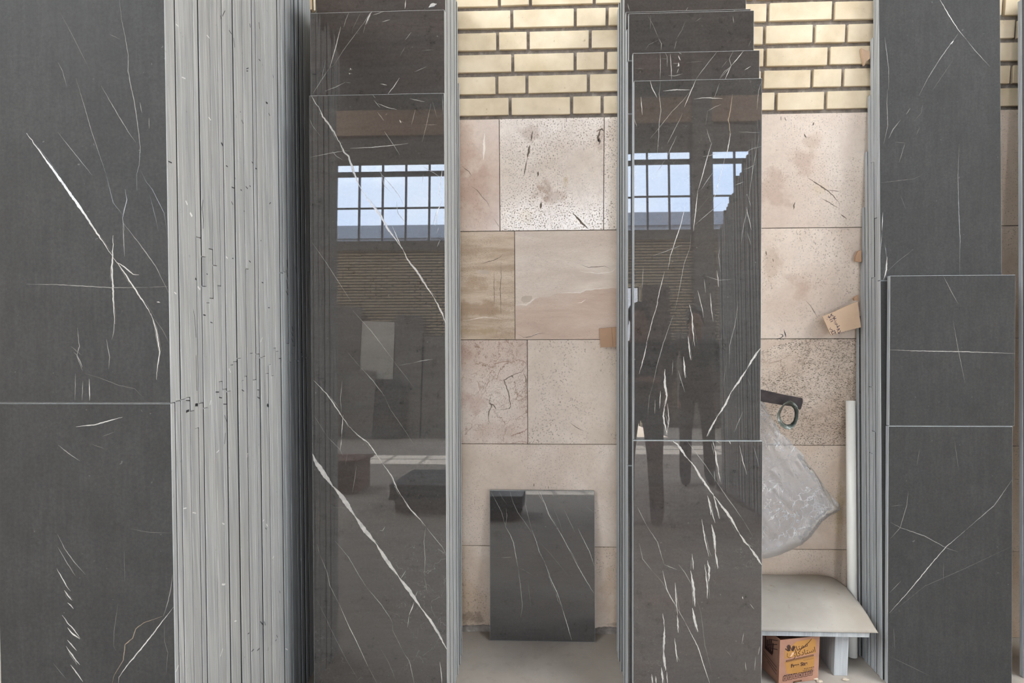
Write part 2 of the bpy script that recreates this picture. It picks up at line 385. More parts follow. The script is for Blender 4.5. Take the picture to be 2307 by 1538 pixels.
# travertine cladding, each tile a mesh of its own
def tile(x0, x1, z0, z1, mat, tilt=(0, 0), extra='', name='travertine_tile'):
    bm = bmesh.new(); g = .0011
    cx, cz = (x0+x1)/2, (z0+z1)/2
    def yy(x, z): return -.006+random.uniform(0, 0)+tilt[0]*(x-cx)+tilt[1]*(z-cz)
    a, b, c, d = x0+g, x1-g, z0+g, z1-g
    hexa(bm, [(a, yy(a, c), c), (b, yy(b, c), c), (b, .012, c), (a, .012, c), (a, yy(a, d), d), (b, yy(b, d), d), (b, .012, d), (a, .012, d)])
    bmesh.ops.bevel(bm, geom=list(bm.edges), offset=.0008, segments=1, affect='EDGES')
    n = Vector((tilt[0], -1, tilt[1]))
    for ln in extra.strip().splitlines():
        ln = ln.strip()
        if not ln: continue
        kind, w, p = ln.split(None, 2)
        if kind == 'P':           # a patch of another tone bounded by a traced line
            Q = [on_lean(u, v, -.006) for u, v in pts(p)]
            Q = [Vector((min(max(q.x, a), b), 0, min(max(q.z, c), d))) for q in Q]
            R = []
            for u, v in zip(Q, Q[1:]+Q[:1]):
                k = max(1, int((v-u).length/.01))
                for i in range(k):
                    q = u.lerp(v, i/k); j = .0022*noise.noise(q*90)
                    inside = a+.004 < q.x < b-.004 and c+.004 < q.z < d-.004
                    if inside: q = Vector((q.x+j, 0, q.z+j*1.5))
                    R.append(q)
            vs = [bm.verts.new((q.x, yy(q.x, q.z)-.0002, q.z)) for q in R]
            f = bm.faces.new(vs); f.normal_update(); f.material_index = int(w)
            if f.normal.y > 0: f.normal_flip()
            bmesh.ops.triangulate(bm, faces=[f])
        else:
            Q = [on_lean(u, v, -.006) for u, v in pts(p)]
            for q in Q: q.x = min(max(q.x, a), b); q.z = min(max(q.z, c), d); q.y = yy(q.x, q.z)
            ribbon(bm, Q, float(w)*.0016, n, {'d': 1, 'l': 2, 'k': 3}[kind], jit=.5)
    return finish(bm, name, [mat, DK, LT, INK, PINK, GOLD, HOLE], wall, (x0, 0, z0))
DK = plain('dark crack filler', (.14, .105, .075), .7); LT = plain('pale calcite', (.74, .66, .57), .5)
PINK = tile_mat('pinkish travertine', (.44, .31, .235), (.52, .39, .30), (.57, .45, .36), .3, .05, 5)
GOLD = tile_mat('brownish travertine stain', (.46, .35, .27), (.52, .40, .31), (.57, .46, .37), .3)
HOLE = plain('smooth filler', (.50, .40, .31), .5)
R = [(1.540, 1.943), (1.1375, 1.540), (.739, 1.1375), (.337, .739), (0, .337)]
XL = -3.0
tile(XL, -.98, *R[0], T['cream']); tile(-.98, -.57, *R[0], T['blot'])
tile(-.57, -.163, *R[0], T['rose'], (0, 0), '''
d 1.2 1040,374 1056,386 1064,398
d 1.3 1060,418 1075,428 1085,442 1098,455 1104,470
d 1.2 1112,492 1127,513
l 5 1092,300 1091,330 1089,360''')
tile(-.163, .217, *R[0], T['pitted'], (0, 0), '''
d 3.5 1200,295 1198,306 1196,318
d 5 1194,326 1191,342 1188,356
d 2.5 1188,358 1184,376 1180,397
d 4 1213,386 1212,397
d 5 1219,455 1218,470
d 4.5 1290,480 1302,492 1313,505 1326,515
d 5 1353,292 1350,300 1347,310 1352,318 1349,326
k 4 1347,312 1350,320
d 3 1345,295 1356,290 1362,296''')
tile(.217, .62, *R[0], T['pitted'], (.0, .0))
tile(.62, 1.6, *R[0], T['blot'], (0, 0), '''
d 2.6 1818,400 1830,407 1842,415 1855,423 1868,432 1880,445 1890,456
d 1.5 1848,446 1868,456 1888,468
d 3 1791,455 1788,464 1788,472
d 1.4 1862,428 1880,430 1893,431
d 2.2 1893,481 1902,489 1908,493
d 1.6 1768,263 1771,273
d 1.4 1759,262 1760,272
d 3 1811,301 1816,310
d 2.5 1834,275 1831,283''')
tile(1.6, 3.2, *R[0], T['cream'])
tile(XL, -.52, *R[1], T['band2']); tile(-.52, -.110, *R[1], T['band'], (0, 0), '''
P 6 1073,611 1080,608 1092,608 1104,612 1103,616 1085,616 1070,614
l 1.3 1043,722 1060,720 1075,717 1090,714 1110,716 1130,719
d 1.4 1128,590 1129,620 1127,650 1128,680 1129,712
d 1.3 1113,612 1113,640 1114,670 1113,695
d 1.5 1084,594 1098,590 1112,586 1126,580 1133,572''')
tile(-.110, .62, *R[1], T['band2'], (0, 0), '''
P 4 1160,689 1172,688 1185,690 1196,683 1205,674 1216,670 1235,670 1254,661 1280,660 1305,659 1318,654 1335,652 1352,651 1370,650 1420,648 1420,764 1290,765 1160,765
l 2.2 1160,686 1174,685 1185,686 1197,679 1205,671 1212,669
l 2 1258,660 1285,659 1307,659 1320,653 1337,652 1352,649 1370,648
l 1.8 1305,611 1330,613 1345,616 1365,614 1378,612 1390,603
d 1.3 1309,596 1325,602 1345,601 1362,599 1375,605
l 1.5 1300,683 1310,681 1320,674
P 6 1176,668 1184,665 1198,666 1200,671 1192,680 1180,682 1174,676
d 1.2 1166,752 1180,760 1196,758 1210,752 1228,750
l 1.4 1195,759 1208,751 1215,749''')
tile(.62, 1.6, *R[1], T['stain'], (0, 0), '''
d 1.3 1815,677 1826,688 1834,702 1842,716
d 2.4 1725,565 1727,575
d 2.2 1741,582 1742,590
k 2.0 1755,752 1763,754 1764,757 1758,761 1749,762
k 2.0 1766,741 1768,750 1770,760''')
tile(1.6, 3.2, *R[1], T['cream'])
tile(XL, -.47, *R[2], T['cream']); tile(-.47, -.065, *R[2], T['web'], (0, 0), '''
d 2.2 1187,823 1180,830 1175,838 1160,842 1150,848 1135,856 1141,872 1146,885 1148,900 1150,915 1148,920 1118,924
d 1.6 1178,838 1184,850 1186,866 1187,880
d 2.0 1105,890 1102,905 1108,914 1102,925 1100,942 1105,955
d 3.5 1152,846 1157,850
d 2.6 1100,907 1112,912 1118,922''')
tile(-.065, .62, *R[2], T['plainb'], (0, 0), '''
d 1.3 1283,951 1295,960 1305,966 1316,971
d 2 1219,897 1220,899''')
tile(.62, 1.6, *R[2], T['web2'], (0, 0), 'P 5 1700,766 1796,766 1772,772 1750,777 1733,783 1716,790 1700,794')
tile(1.6, 3.2, *R[2], T['cream'])
tile(XL, -.42, *R[3], T['low']); tile(-.42, .62, *R[3], T['cream'], (0, 0), '''
d 2 1203,1088 1203,1096
d 1.6 1235,1094 1236,1101''')
tile(.62, 1.6, *R[3], T['low']); tile(1.6, 3.2, *R[3], T['cream'])
tile(XL, -.42, *R[4], T['low']); tile(-.42, .62, *R[4], T['low']); tile(.62, 1.6, *R[4], T['low']); tile(1.6, 3.2, *R[4], T['low'])
# ------------------------------------------------------------------ floor, far side of the hall
def concrete(name, lo, hi, r=.8, sc=2.5):
    x = M(name); n = x.noise(sc, 8, .65); n2 = x.noise(22, 5, .6); n3 = x.noise(90, 3)
    c = x.ramp(n, (.3, lo), (.7, hi)); c = x.mix(x.ramp(n2, (.30, .5), (.45, 0)), c, lo)
    c = x.mix(x.ramp(n3, (.22, .6), (.30, 0)), c, tuple(v*.5 for v in lo))
    x.col(c); x.rough(r); x.bump(n2, .25, .002); return x.m
FLO = concrete('dusty floor screed', (.30, .262, .225), (.41, .363, .318), .85)
GREY = concrete('grey concrete', (.15, .14, .13), (.22, .205, .19)); DGREY = concrete('dark plaster', (.10, .092, .085), (.15, .14, .13))
RUST = plain('brown painted steel', (.36, .24, .16), .5); STEEL = plain('dark steel frame', (.06, .062, .07), .45)
bm = bmesh.new(); box(bm, -12, 12, -13.1, .35, -.2, 0); fl = tag(finish(bm, 'floor', FLO), kind='structure')
# rough skirting of mortar rubble at the foot of the wall
bm = bmesh.new()
NX = 700; prev = None
for i in range(NX+1):
    x = -1.2+2.9*i/NX
    h = .014+.010*noise.noise(Vector((x*14, 0, 0)))+.006*noise.noise(Vector((x*60, 3, 0))); d = .020+.010*noise.noise(Vector((x*11, 9, 0)))
    row = [bm.verts.new((x, -.006, h)), bm.verts.new((x, -.006-d*.35, h*.8)), bm.verts.new((x, -.006-d, .0))]
    if prev:
        for k in range(2): bm.faces.new((prev[k], prev[k+1], row[k+1], row[k]))
    prev = row
tag(finish(bm, 'trim_1', MOR), kind='structure')
FARY = -12.8
def fbrick():
    x = M('far brick wall'); b = x.n('TexBrick'); x.link(x.coord((1, 1, 1), (math.radians(90), 0, 0), False), b.inputs['Vector'])
    b.inputs['Scale'].default_value = 1; b.inputs['Brick Width'].default_value = .24; b.inputs['Row Height'].default_value = .062
    b.inputs['Mortar Size'].default_value = .012
    b.inputs['Color1'].default_value = (.60, .50, .36, 1); b.inputs['Color2'].default_value = (.54, .44, .31, 1); b.inputs['Mortar'].default_value = (.05, .04, .03, 1)
    x.link(b.outputs[0], x.b.inputs['Base Color']); x.rough(.9); return x.m
FB = fbrick()
COLS = [-11.5, -5.75, -1.25, 3.35, 7.8, 11.6]
GATE = (-1.03, 2.0, 2.95)
# wall under the windows, with the gate cut out
bm = bmesh.new()
box(bm, -12, GATE[0], FARY-.25, FARY, 0, 3.95); box(bm, GATE[1], 12, FARY-.25, FARY, 0, 3.95); box(bm, GATE[0], GATE[1], FARY-.25, FARY, GATE[2], 3.95)
wf = tag(finish(bm, 'wall_far', FB, None, (0, FARY, 0)), kind='structure')
bm = bmesh.new(); box(bm, -12, 12, FARY-.25, FARY, 5.9, 9); finish(bm, 'upper_panel', DGREY, wf, (0, FARY, 6))
k = 1
for name, z0, z1, dy, mt in (('sill', 3.95, 4.15, .06, GREY), ('beam', 6.45, 7.0, .10, RUST), ('lintel', 5.9, 6.4, .05, DGREY)):
    bm = bmesh.new(); box(bm, -12, 12, FARY, FARY+dy, z0, z1); k += 1
    tag(finish(bm, 'trim_%d' % k, mt, None, (0, FARY, z0)), kind='structure')
for i, x in enumerate(COLS):
    bm = bmesh.new(); box(bm, x-.21, x+.21, FARY, FARY+.12, 0, 9, bev=.01); k += 1
    tag(finish(bm, 'trim_%d' % k, GREY, None, (x, FARY, 0)), kind='structure')
def pane_mat(name='dimming window glass', tint=(.66, .69, .73)):  # default tint dims the daylight let in and the mirrored windows
    x = M(name); tr = x.n('BsdfTransparent'); gl = x.n('BsdfGlossy'); mx = x.n('MixShader')
    tr.inputs[0].default_value = (*tint, 1); gl.inputs['Roughness'].default_value = .05; mx.inputs[0].default_value = .06
    x.link(tr.outputs[0], mx.inputs[1]); x.link(gl.outputs[0], mx.inputs[2]); x.link(mx.outputs[0], x.o.inputs[0]); return x.m
PANE = pane_mat(); PANE2 = pane_mat('added skylight sheet', (.95, .95, .93))
wn = 0
for a, b in zip(COLS, COLS[1:]):
    x0, x1 = a+.21, b-.21; wn += 1
    bm = bmesh.new(); w = .02
    box(bm, x0, x1, FARY-.14, FARY-.06, 5.60, 5.70)
    box(bm, x0, x1, FARY-.13, FARY-.09, 4.885, 4.92)
    n = round((x1-x0)/.486)
    for i in range(n+1):
        x = x0+(x1-x0)*i/n; box(bm, x-w, x+w, FARY-.13, FARY-.07, 4.15, 5.9)
    fr = tag(finish(bm, 'window_%d' % wn, STEEL, None, (x0, FARY, 4.15)), kind='structure')
    bm = bmesh.new(); box(bm, x0, x1, FARY-.112, FARY-.108, 4.15, 5.9); finish(bm, 'pane', PANE, fr, (x0, FARY-.11, 4.15))
    portal('window_daylight', ((x0+x1)/2, FARY-.2, 5.02), (x1-x0, 1.75), (0, 1, 0))
# gate opening: frame and one dark leaf standing ajar
bm = bmesh.new(); g0, g1, gz = GATE
box(bm, g0-.06, g0, FARY-.2, FARY+.03, 0, gz+.06); box(bm, g1, g1+.06, FARY-.2, FARY+.03, 0, gz+.06); box(bm, g0, g1, FARY-.2, FARY+.03, gz, gz+.06)
dr = tag(finish(bm, 'door_1', plain('pale painted gate frame', (.62, .55, .42), .5), None, (g0, FARY, 0)), kind='structure')
bm = bmesh.new(); box(bm, g1+.06, g1+.62, FARY+.02, FARY+.06, .02, gz, bev=.005); finish(bm, 'door_leaf', plain('brown gate leaf', (.085, .055, .045), .5), dr, (g1+.06, FARY, 0))
portal('gate_daylight', ((g0+g1)/2, FARY-.26, gz/2), (g1-g0, gz), (0, 1, 0))
for nm, x0, x1 in (('wall_left', -12.2, -12), ('wall_right', 12, 12.2)):
    bm = bmesh.new(); box(bm, x0, x1, -13.05, .35, 0, 9); tag(finish(bm, nm, FB, None, ((x0+x1)/2, 0, 0)), kind='structure')
# roof with two added, unseen skylight strips that brighten the far wall and floor
CZ = 8.6; S0, S1 = -12.4, -2.0
SKX = [(-11, -5.2), (5.4, 11)]
bm = bmesh.new(); box(bm, -12, 12, -13.1, S0, CZ, CZ+.25); box(bm, -12, 12, S1, .35, CZ, CZ+.25)
xs_ = [-12]+[v for q in SKX for v in q]+[12]
for a, b in zip(xs_[0::2], xs_[1::2]): box(bm, a, b, S0, S1, CZ, CZ+.25)
tag(finish(bm, 'ceiling', plain('roof sheeting', (.17, .155, .145), .7), None, (0, -6, CZ)), kind='structure')
for a, b in SKX:
    wn += 1; bm = bmesh.new()
    for i in range(0, 11): y = S0+(S1-S0)*i/10; box(bm, a, b, y-.03, y+.03, CZ+.05, CZ+.12)
    fr = tag(finish(bm, 'window_%d' % wn, STEEL, None, ((a+b)/2, -7, CZ)), kind='structure')
    bm = bmesh.new(); box(bm, a, b, S0, S1, CZ+.13, CZ+.135); finish(bm, 'pane', PANE2, fr, ((a+b)/2, -7, CZ))
    portal('added_skylight_daylight', ((a+b)/2, (S0+S1)/2, CZ+.3), (b-a, S1-S0), (0, 0, -1))
# yard outside: ground and the low block across it, seen through the windows
YB = -40
bm = bmesh.new(); box(bm, -40, 40, YB-10, -13.1, -.4, -.05); tag(finish(bm, 'ground', plain('sunlit yard', (.26, .22, .17), .9)), kind='structure')
for (b0, b1, lab) in ((-40, -3.6, 'pale low block across the yard, mirrored in the window of the second stack'), (5.0, 40, 'pale low block across the yard, mirrored in the windows of the third stack')):
    bd = thing('yard_building', lab, 'building', (b0, YB, 0))
    bm = bmesh.new(); box(bm, b0, b1, YB-6, YB, -.1, 10.2); finish(bm, 'facade', plain('grey plaster facade', (.36, .37, .40), .9), bd, (b0, YB, 0))
    bm = bmesh.new(); box(bm, b0, b1, YB-6.3, YB+.25, 10.2, 11.0); finish(bm, 'cornice', plain('grey cornice', (.30, .32, .36), .9), bd, (b0, YB, 10))
    for i in range(6):
        x = (b1-2.6-i*2.9) if b0 < -10 else (b0+.7+i*2.9); bm = bmesh.new(); box(bm, x, x+1.9, YB, YB+.06, 7.2, 9.6); box(bm, x+.1, x+.9, YB+.06, YB+.09, 7.3, 9.5, 1); box(bm, x+1.0, x+1.8, YB+.06, YB+.09, 7.3, 9.5, 1)
        finish(bm, 'facade_window', [plain('white frame', (.7, .72, .75), .5), plain('dim glazing', (.22, .24, .28), .3)], bd, (x, YB, 7))
# ------------------------------------------------------------------ the thick stack on the left
LX, LS, LY = -.813, .075, -1.203
LPITCH = .0203
NL = 46
V_LU = '''
m 2 269,0 274,44 282.5,84.5 289,125 289,162 294,189 303,230 311,287 316,331 313.6,372 308,392 309,429
f 1.6 135,27 164,81 181,115 201,155
m 1.8 228,193 259,247 289,297 306,321
m 1.2 130,139 141,160 151,196
m 1.4 171,176 184.5,220 205,291 218,331 238,389
f 1.4 238,389 255,456 276,483
m 1.3 130,297 154,328 184,365 208,395
b 6 60,300 96,350 130,397 168,450 201,499 230,541 254,578
b 4 254,578 276,608 303,649 333,696 343,716
b 3.2 340,705 353,747 360,791 354,835 353,855
f 1.3 316,382 330,410 343,426 370,480 388,535
f 1.2 337,439 348,480 357,520
m 2 282,426 286,450 276,490 281,520
m 2.2 277,500 279,544 281,578
m 2 276,500 316,551 350,598 387,659
m 2.2 60,640 130,641 201,645 252,648 333,647
f 1.5 333,647 389,645
b 4.5 255,530 254,578 252,608 254,635 256,689 259,730
m 2 258,720 256,750 252,765
f 1.6 347,716 366,742 388,775
b 3 262,590 279,600 300,617 313,619
m 1.8 174,737 179,780 173,801 186,835
m 2.4 166,793 174,800 180,812 186,828
f 2 160,780 172,790 184,800
m 1.8 240,764 247,804 245,831
f 1.4 191,841 222,850 269,868 303,875 323,895
b 2.6 201,853 202,880 202,902
m 1.5 187,857 185,902
m 1.4 170,841 169,902
m 1.6 315,230 320,255
f 2 247,77 269,88
m 1.4 336,265 336,290
b 2.4 353,680 361,681'''
V_LL = '''
b 3 171,961 215,956 259,944 276,939
f 1.5 230,983 260,972
m 2 131,1002 152,1019 180,1038
m 2 130,1203 145,1234 170,1269 193,1294
m 2 130,1231 152,1269 170,1297
b 2.4 128,1280 149,1318 159,1331
b 3.4 145,1329 155,1343 163,1352
b 3 152,1357 160,1364 166,1371
b 3 140,1385 152,1402 163,1413 180,1437
b 4 152,1413 165,1428 180,1439
b 3 152,1441 163,1453 173,1465
b 3.6 149,1455 163,1476 180,1497
b 3 159,1497 172,1514 187,1535
f 1.6 120,1493 150,1530
m 1.8 389,1294 386,1320 380,1350 368,1388
b 3 391,1367 369,1395 345,1427 317,1462 285,1500 268,1525 267,1542
t 2.2 366,1388 324,1402 306,1416 299,1437 282,1451 278,1486 257,1521 252,1542
f 1.8 266,1360 257,1420 256,1455 261,1465
f 1.2 280,1240 281,1310
f 1.2 290,1190 340,1199 388,1200
f 1.4 370,1405 371,1445 378,1470 374,1520
f 1.3 205,1000 235,1010'''
# pen ticks and pale scratches read off the side of the stack: (kind, width px, points)
SIDE = '''
k 1.6 498,35 506,24
k 1.6 499,44 497,35
k 1.6 517,68 523,77
k 1.4 524,85 527,107
k 1.8 564,53 566,62
k 1.8 584,50 585,65
k 1.8 581,131 587,137
k 1.6 556,155 561,153
k 1.5 556,160 560,160
k 3 598,230 603,233
k 2 605,255 608,261
k 1.5 615,168 616,175
k 1.6 540,251 543,254
k 1.6 545,270 549,279
k 3 499,321 505,329
k 1.8 379,363 388,367
k 2 508,373 513,376
k 1.8 569,364 573,368
k 1.8 575,379 580,381
k 2 554,420 562,426
k 2 563,418 568,421
k 2 541,427 547,430
k 1.8 523,421 530,424
k 1.8 519,453 526,461
k 1.5 550,475 555,477
k 1.5 604,459 610,456
k 1.5 586,541 590,543
k 1.8 521,582 527,582
k 1.8 560,587 566,591
k 1.8 588,636 594,637
k 3.5 441,627 448,630
k 2 461,615 469,618
k 2 454,709 462,710
k 1.5 472,726 480,727
k 1.5 602,693 607,693
k 1.6 486,883 494,883
k 1.6 494,895 502,896
k 1.6 543,878 549,881
k 4 417,928 426,924
k 5 441,912 447,912
k 5 602,911 605,915
k 1.5 579,878 584,878
k 1.5 577,895 590,895
k 1.5 504,910 512,910
k 1.5 418,902 430,901
k 1.4 507,935 512,950
k 1.4 509,975 507,1000
k 1.5 597,1188 600,1192
k 1.6 586,1400 592,1406
k 1.6 593,1400 596,1408
k 1.6 559,1428 563,1425
k 1.8 566,1468 572,1462
k 1.8 580,1466 586,1460
k 1.6 628,1332 631,1336
k 1.5 622,1430 627,1432
k 1.5 618,1445 622,1440
k 1.6 646,585 648,605
k 1.6 645,608 649,625
k 1.6 645,630 648,650
k 1.6 644,655 649,664
k 1.6 658,735 662,745
k 1.6 657,748 661,757
k 1.6 656,760 660,770
k 1.4 667,600 670,615
k 1.3 455,450 452,470
k 1.3 452,470 456,495
k 1.3 456,495 455,515
k 1.2 434,690 440,720
k 1.2 440,720 443,760
k 1.2 443,800 445,880
w 2 408,174 416,177
w 2 467,79 473,86
w 2 391,52 400,60
w 2 471,264 479,272
w 3 417,452 424,462
w 4 427,479 436,488
w 3 443,645 451,652
w 2 391,658 398,662
w 2 505,578 512,582
w 2 487,1020 494,1014
w 2 411,1146 419,1144
w 2 432,1155 441,1156
w 2 503,1178 512,1177
w 3 502,1316 509,1316
w 2 527,1400 533,1398
w 2 497,1478 503,1460
w 2.4 388,1524 404,1498
w 2 589,1175 593,1170
w 2 613,1258 617,1250
w 2 600,1180 604,1184
w 2 641,1463 650,1460
w 2 560,1020 558,1030
w 1.6 586,770 590,760
w 1.6 515,830 522,838
w 1.6 480,900 474,912'''
side = {}
for ln in SIDE.strip().splitlines():
    kd, w, p = ln.split(None, 2)
    P = [on_x(a, b, LX) for a, b in pts(p)]
    c = sum(P, Vector())/len(P)
    k = int((c.y-(LY+LS*c.z))/LPITCH)
    if 0 <= k < NL: side.setdefault(k, []).append((c.z, 6 if kd == 'k' else 7, P, float(w)*.00135*(1+.012*k)))
rs = random.Random(11)
seams = {}
for k in range(NL):
    if k < 4: s1 = [1.109]
    elif k == 4: s1 = [1.075]
    elif k in (5,): s1 = [1.03]
    elif k in (6, 7, 8): s1 = [[1.085, 1.475], [1.07, 1.36, 1.43], [1.32]][k-6]
    elif k in (9, 10, 11): s1 = [[1.33, 1.45], [1.41], [1.36, 1.12]][k-9]
    else: s1 = [rs.choice([1.105, 1.12, 1.13, 1.09, 1.16, 1.40])+rs.uniform(-.01, .01)]
    seams[k] = sorted(s1)
for k in range(NL):
    y0 = LY+LPITCH*k+rs.uniform(-.0001, .0001); xe = LX+(0 if k == 0 else rs.uniform(-.0022, .0022)); xl = -1.213+rs.uniform(-.003, .003)
    th = LPITCH-rs.choice([.0007, .0007, .0009, .0017])
    cuts = [.002]+seams[k]+[2.36+(.0 if k < 2 else rs.uniform(-.02, .05))]
    for i, (a, b) in enumerate(zip(cuts, cuts[1:])):
        last = i == len(cuts)-2
        xx = xe+(0 if k == 0 else rs.uniform(-.0008, .0008))
        if k == 0 and i == 0: xx = LX-.002; y0_ = y0+.003
        else: y0_ = y0
        mk = [(mi, P, w) for (z, mi, P, w) in side.get(k, []) if a < z < b]
        mk = [(mi, [Vector((q.x, min(max(q.y, y0_+LS*q.z+.001), y0_+LS*q.z+th-.001), min(max(q.z, a+.001), b-.001))) for q in P], w) for mi, P, w in mk]
        if k == 0:
            lab = ['front lower slab of the thick left stack, honed dark grey with a diagonal pale vein', 'front upper slab of the thick left stack, honed dark grey crossed by long white veins'][i]; g = None; f = HON; v = [V_LL, V_LU][i]
        else:
            row = 'lower' if i == 0 else ('upper' if last else 'middle')
            g = row+' row of slabs packed in the thick left stack'
            lab = {'lower': nth(k+1)+' slab edge back from the front of the thick left stack, lower row',
                   'upper': nth(k+1)+' slab edge back from the front of the thick left stack, upper row',
                   'middle': nth(k+1)+' edge back in the thick left stack, short offcut between the rows, %s' % ('lower piece' if i == 1 else 'upper piece')}[row]; f = HON; v = ''
        slab(xl, xx, a+(.0005 if i else 0), b-(.0012 if k == 0 else .0005), y0_, LS, .0155 if (k == 0 and i == 0) else th, f, v, marks=mk, label=lab, group=g)

# ------------------------------------------------------------------ second stack, polished slabs
V_2B = '''
m 2 786,23 780,42 774,62
b 3 768,60 757,104 746,143 742,154
m 2.6 742,154 725,179 705,211
b 3.4 838,23 834,31 823,56
f 2 823,56 818,75
m 1.8 825,44 805,71 773,114 753,146
f 1.6 753,146 742,154
f 1.6 813,25 796,62 793,75
m 2 840,34 865,26
m 2.6 861,49 879,44
b 2.6 900,175 888,194 874,212
m 1.8 927,72 913,90
f 1.6 913,105 901,126
m 1.6 734,136 727,166 724,187
m 2.8 732,205 757,196 778,185
f 2 778,185 790,187
b 2.6 857,189 872,192
b 4 789,153 791,158
b 4 786,165 789,167
m 1.6 961,150 947,156 934,162
f 1.4 950,114 978,112'''
V_2F = '''
b 3 702,213 711,233 719,243
b 5.5 717,238 727,262 740,279 751,295 763,318 768,323
b 6.5 763,316 775,342 784,352 794,375 802,401 815,430
b 6.5 813,425 836,459 859,487 872,513 888,534 906,560
b 6 905,556 919,586 940,612 958,641 979,672
b 5 977,668 984,682 997,706 1005,727
b 3 884,510 901,550 908,563
m 2 748,340 758,352 772,360
m 2.2 699,354 745,345 774,340 788,340
b 2.2 789,334 836,332 888,327 920,323
m 2 868,300 883,321 901,349
m 2.4 854,386 885,422 901,443 909,461
m 2 856,380 866,418 882,435
m 2.4 893,453 896,479 914,503
b 3 997,378 989,435 996,453
b 4 996,453 988,470 984,482 981,508
m 2.8 988,512 984,526
m 2.8 992,540 984,557
m 2 953,375 975,388 1000,404
m 1.8 954,392 951,410
m 1.8 703,546 729,583 745,607 771,648 792,680
m 1.8 794,698 806,712 837,746 880,803
f 1.8 880,803 892,820 917,852 932,872
f 1.8 780,790 794,806 814,829
m 2.6 814,829 840,857 866,892
f 2 866,892 880,923 906,960 932,1000
b 4 707,857 729,880 746,900 759,920 774,943 789,963
b 4 788,961 803,977 829,997 846,1020 863,1046
b 4 862,1044 883,1072 894,1100 906,1119
b 3.6 905,1117 922,1143 942,1165 959,1185
m 2 959,1185 979,1211 996,1231 1008,1248
m 2 959,1188 955,1220 958,1260 956,1297
f 1.6 956,1297 963,1336
m 2.6 932,817 952,812 975,809
f 1.6 897,823 932,817
m 2 771,857 767,897 769,929
b 2.6 773,934 771,960 769,989
b 2.6 769,989 768,1002 766,1015
f 1.8 708,937 724,962 737,983
m 1.6 737,983 766,1012 773,1026
m 1.6 803,1049 799,1080 794,1109
f 1.4 783,1018 778,1048
b 12.5 700,1022 710,1038 731,1069 751,1097
b 12 749,1094 771,1119 782,1136 800,1163
b 11 798,1160 822,1194 848,1225
b 9.5 846,1222 871,1262 899,1299
b 9.5 897,1297 925,1334 948,1368
b 8 946,1365 973,1402 993,1436 1012,1462
b 3 933,1356 927,1372 922,1385
m 2.4 922,1385 918,1413
m 2.6 914,1285 909,1294 903,1303
m 1.6 941,1330 935,1345
m 2 754,1217 785,1254 808,1294 828,1325
m 2.4 828,1325 857,1359 879,1391 884,1402
f 2 884,1402 885,1420 910,1470
m 2.2 910,1470 923,1490 929,1520 934,1542
f 1.8 715,1225 720,1248
m 2.2 720,1248 737,1288 743,1319 765,1362
b 2.2 765,1362 785,1408 805,1448 830,1502
f 2 830,1502 851,1542
f 2 713,1348 731,1385 751,1428 780,1485 805,1527
f 1.4 857,1460 875,1490 893,1535
b 3 991,1490 994,1515 996,1542
m 2 839,212 846,221
m 2.2 842,225 857,243
b 2.2 851,233 873,242 894,247
m 2 850,252 865,272
b 4 900,270 904,277
m 3 923,222 940,226 957,229
m 1.8 936,245 932,262 927,281
m 1.8 971,233 961,281 951,320
m 1.6 996,212 998,258
f 1.6 974,228 985,266
m 1.8 865,294 874,308 883,320
m 1.6 698,268 704,283 714,296
f 1.4 714,296 723,308
m 1.4 955,281 985,281
m 1.6 868,1185 862,1195 855,1194'''
X2L = -.711
AY, AS = -.607, .083
n2 = 21
for k in range(n2):
    y0 = AY+.0203*k; g = 'slabs stacked behind the front one in the second stack from the left'
    xr = -.299+(.0 if k == 0 else (-.0008*k*.5+rs.uniform(-.004, .003))); xl = X2L+rs.uniform(-.006, .006)
    if k == 0: slab(-.711, -.299, .002, 1.925, y0, AS, face=POL, veins=V_2F, label='polished dark marble slab with a thick diagonal white vein, front of the second stack', ztop_skew=-.0)
    elif k == 1: slab(-.713, -.300, .002, 2.180, y0, AS, face=POL2, veins=V_2B, label='brownish polished slab rising just above the front slab of the second stack')
    elif k == 2: slab(-.703, -.299, .002, 2.34, y0, AS, face=POL2, veins='b 3 914,0 912,20\nb 9 966,17 972,12 984,9\nk 5 960,19 975,16 985,8', label='tall polished slab with a chipped white spot at the top of the second stack')
    else:
        xl = -.698+rs.uniform(-.004, .002)
        top = min(2.33+rs.uniform(0, .03), (-.009-y0-.0205)/AS)
        slab(xl, xr, .002, top, y0, AS, .0203-rs.choice([.0009, .0010, .0020]), POL, '', label=nth(k+1)+' slab edge back from the front of the second stack', group=g)

# ------------------------------------------------------------------ third stack
V_3C = '''
f 2 1459,34 1471,56 1484,87
m 2 1484,87 1490,98 1489,114
f 1.6 1466,34 1465,66
f 2 1544,48 1536,68 1523,89
f 1.6 1484,90 1461,101 1455,112
m 2 1651,36 1653,52
m 1.5 1524,92 1519,112
f 1.6 1566,49 1580,40
f 1.6 1692,90 1686,105'''
V_3B = '''
m 2.4 1616,112 1592,146 1568,178
m 2.2 1652,110 1643,133 1647,148 1633,165 1621,178
b 2.6 1675,110 1659,135 1647,148
b 2.4 1647,148 1640,164 1634,178
m 1.8 1647,150 1633,160 1621,176
m 2.2 1487,116 1488,146 1487,179
m 2 1499,116 1503,128 1503,150
b 2.4 1510,121 1512,150 1513,179
b 3 1528,125 1533,136
b 5 1529,141 1529,150
m 2.6 1529,154 1525,165
b 2 1692,149 1677,158
m 2.4 1505,170 1520,171 1538,166
m 1.6 1515,143 1529,143
f 1.6 1625,153 1640,135
f 1.4 1490,132 1504,133
f 1.4 1430,154 1450,154
f 1.4 1545,141 1586,138
m 2 1529,114 1536,122'''
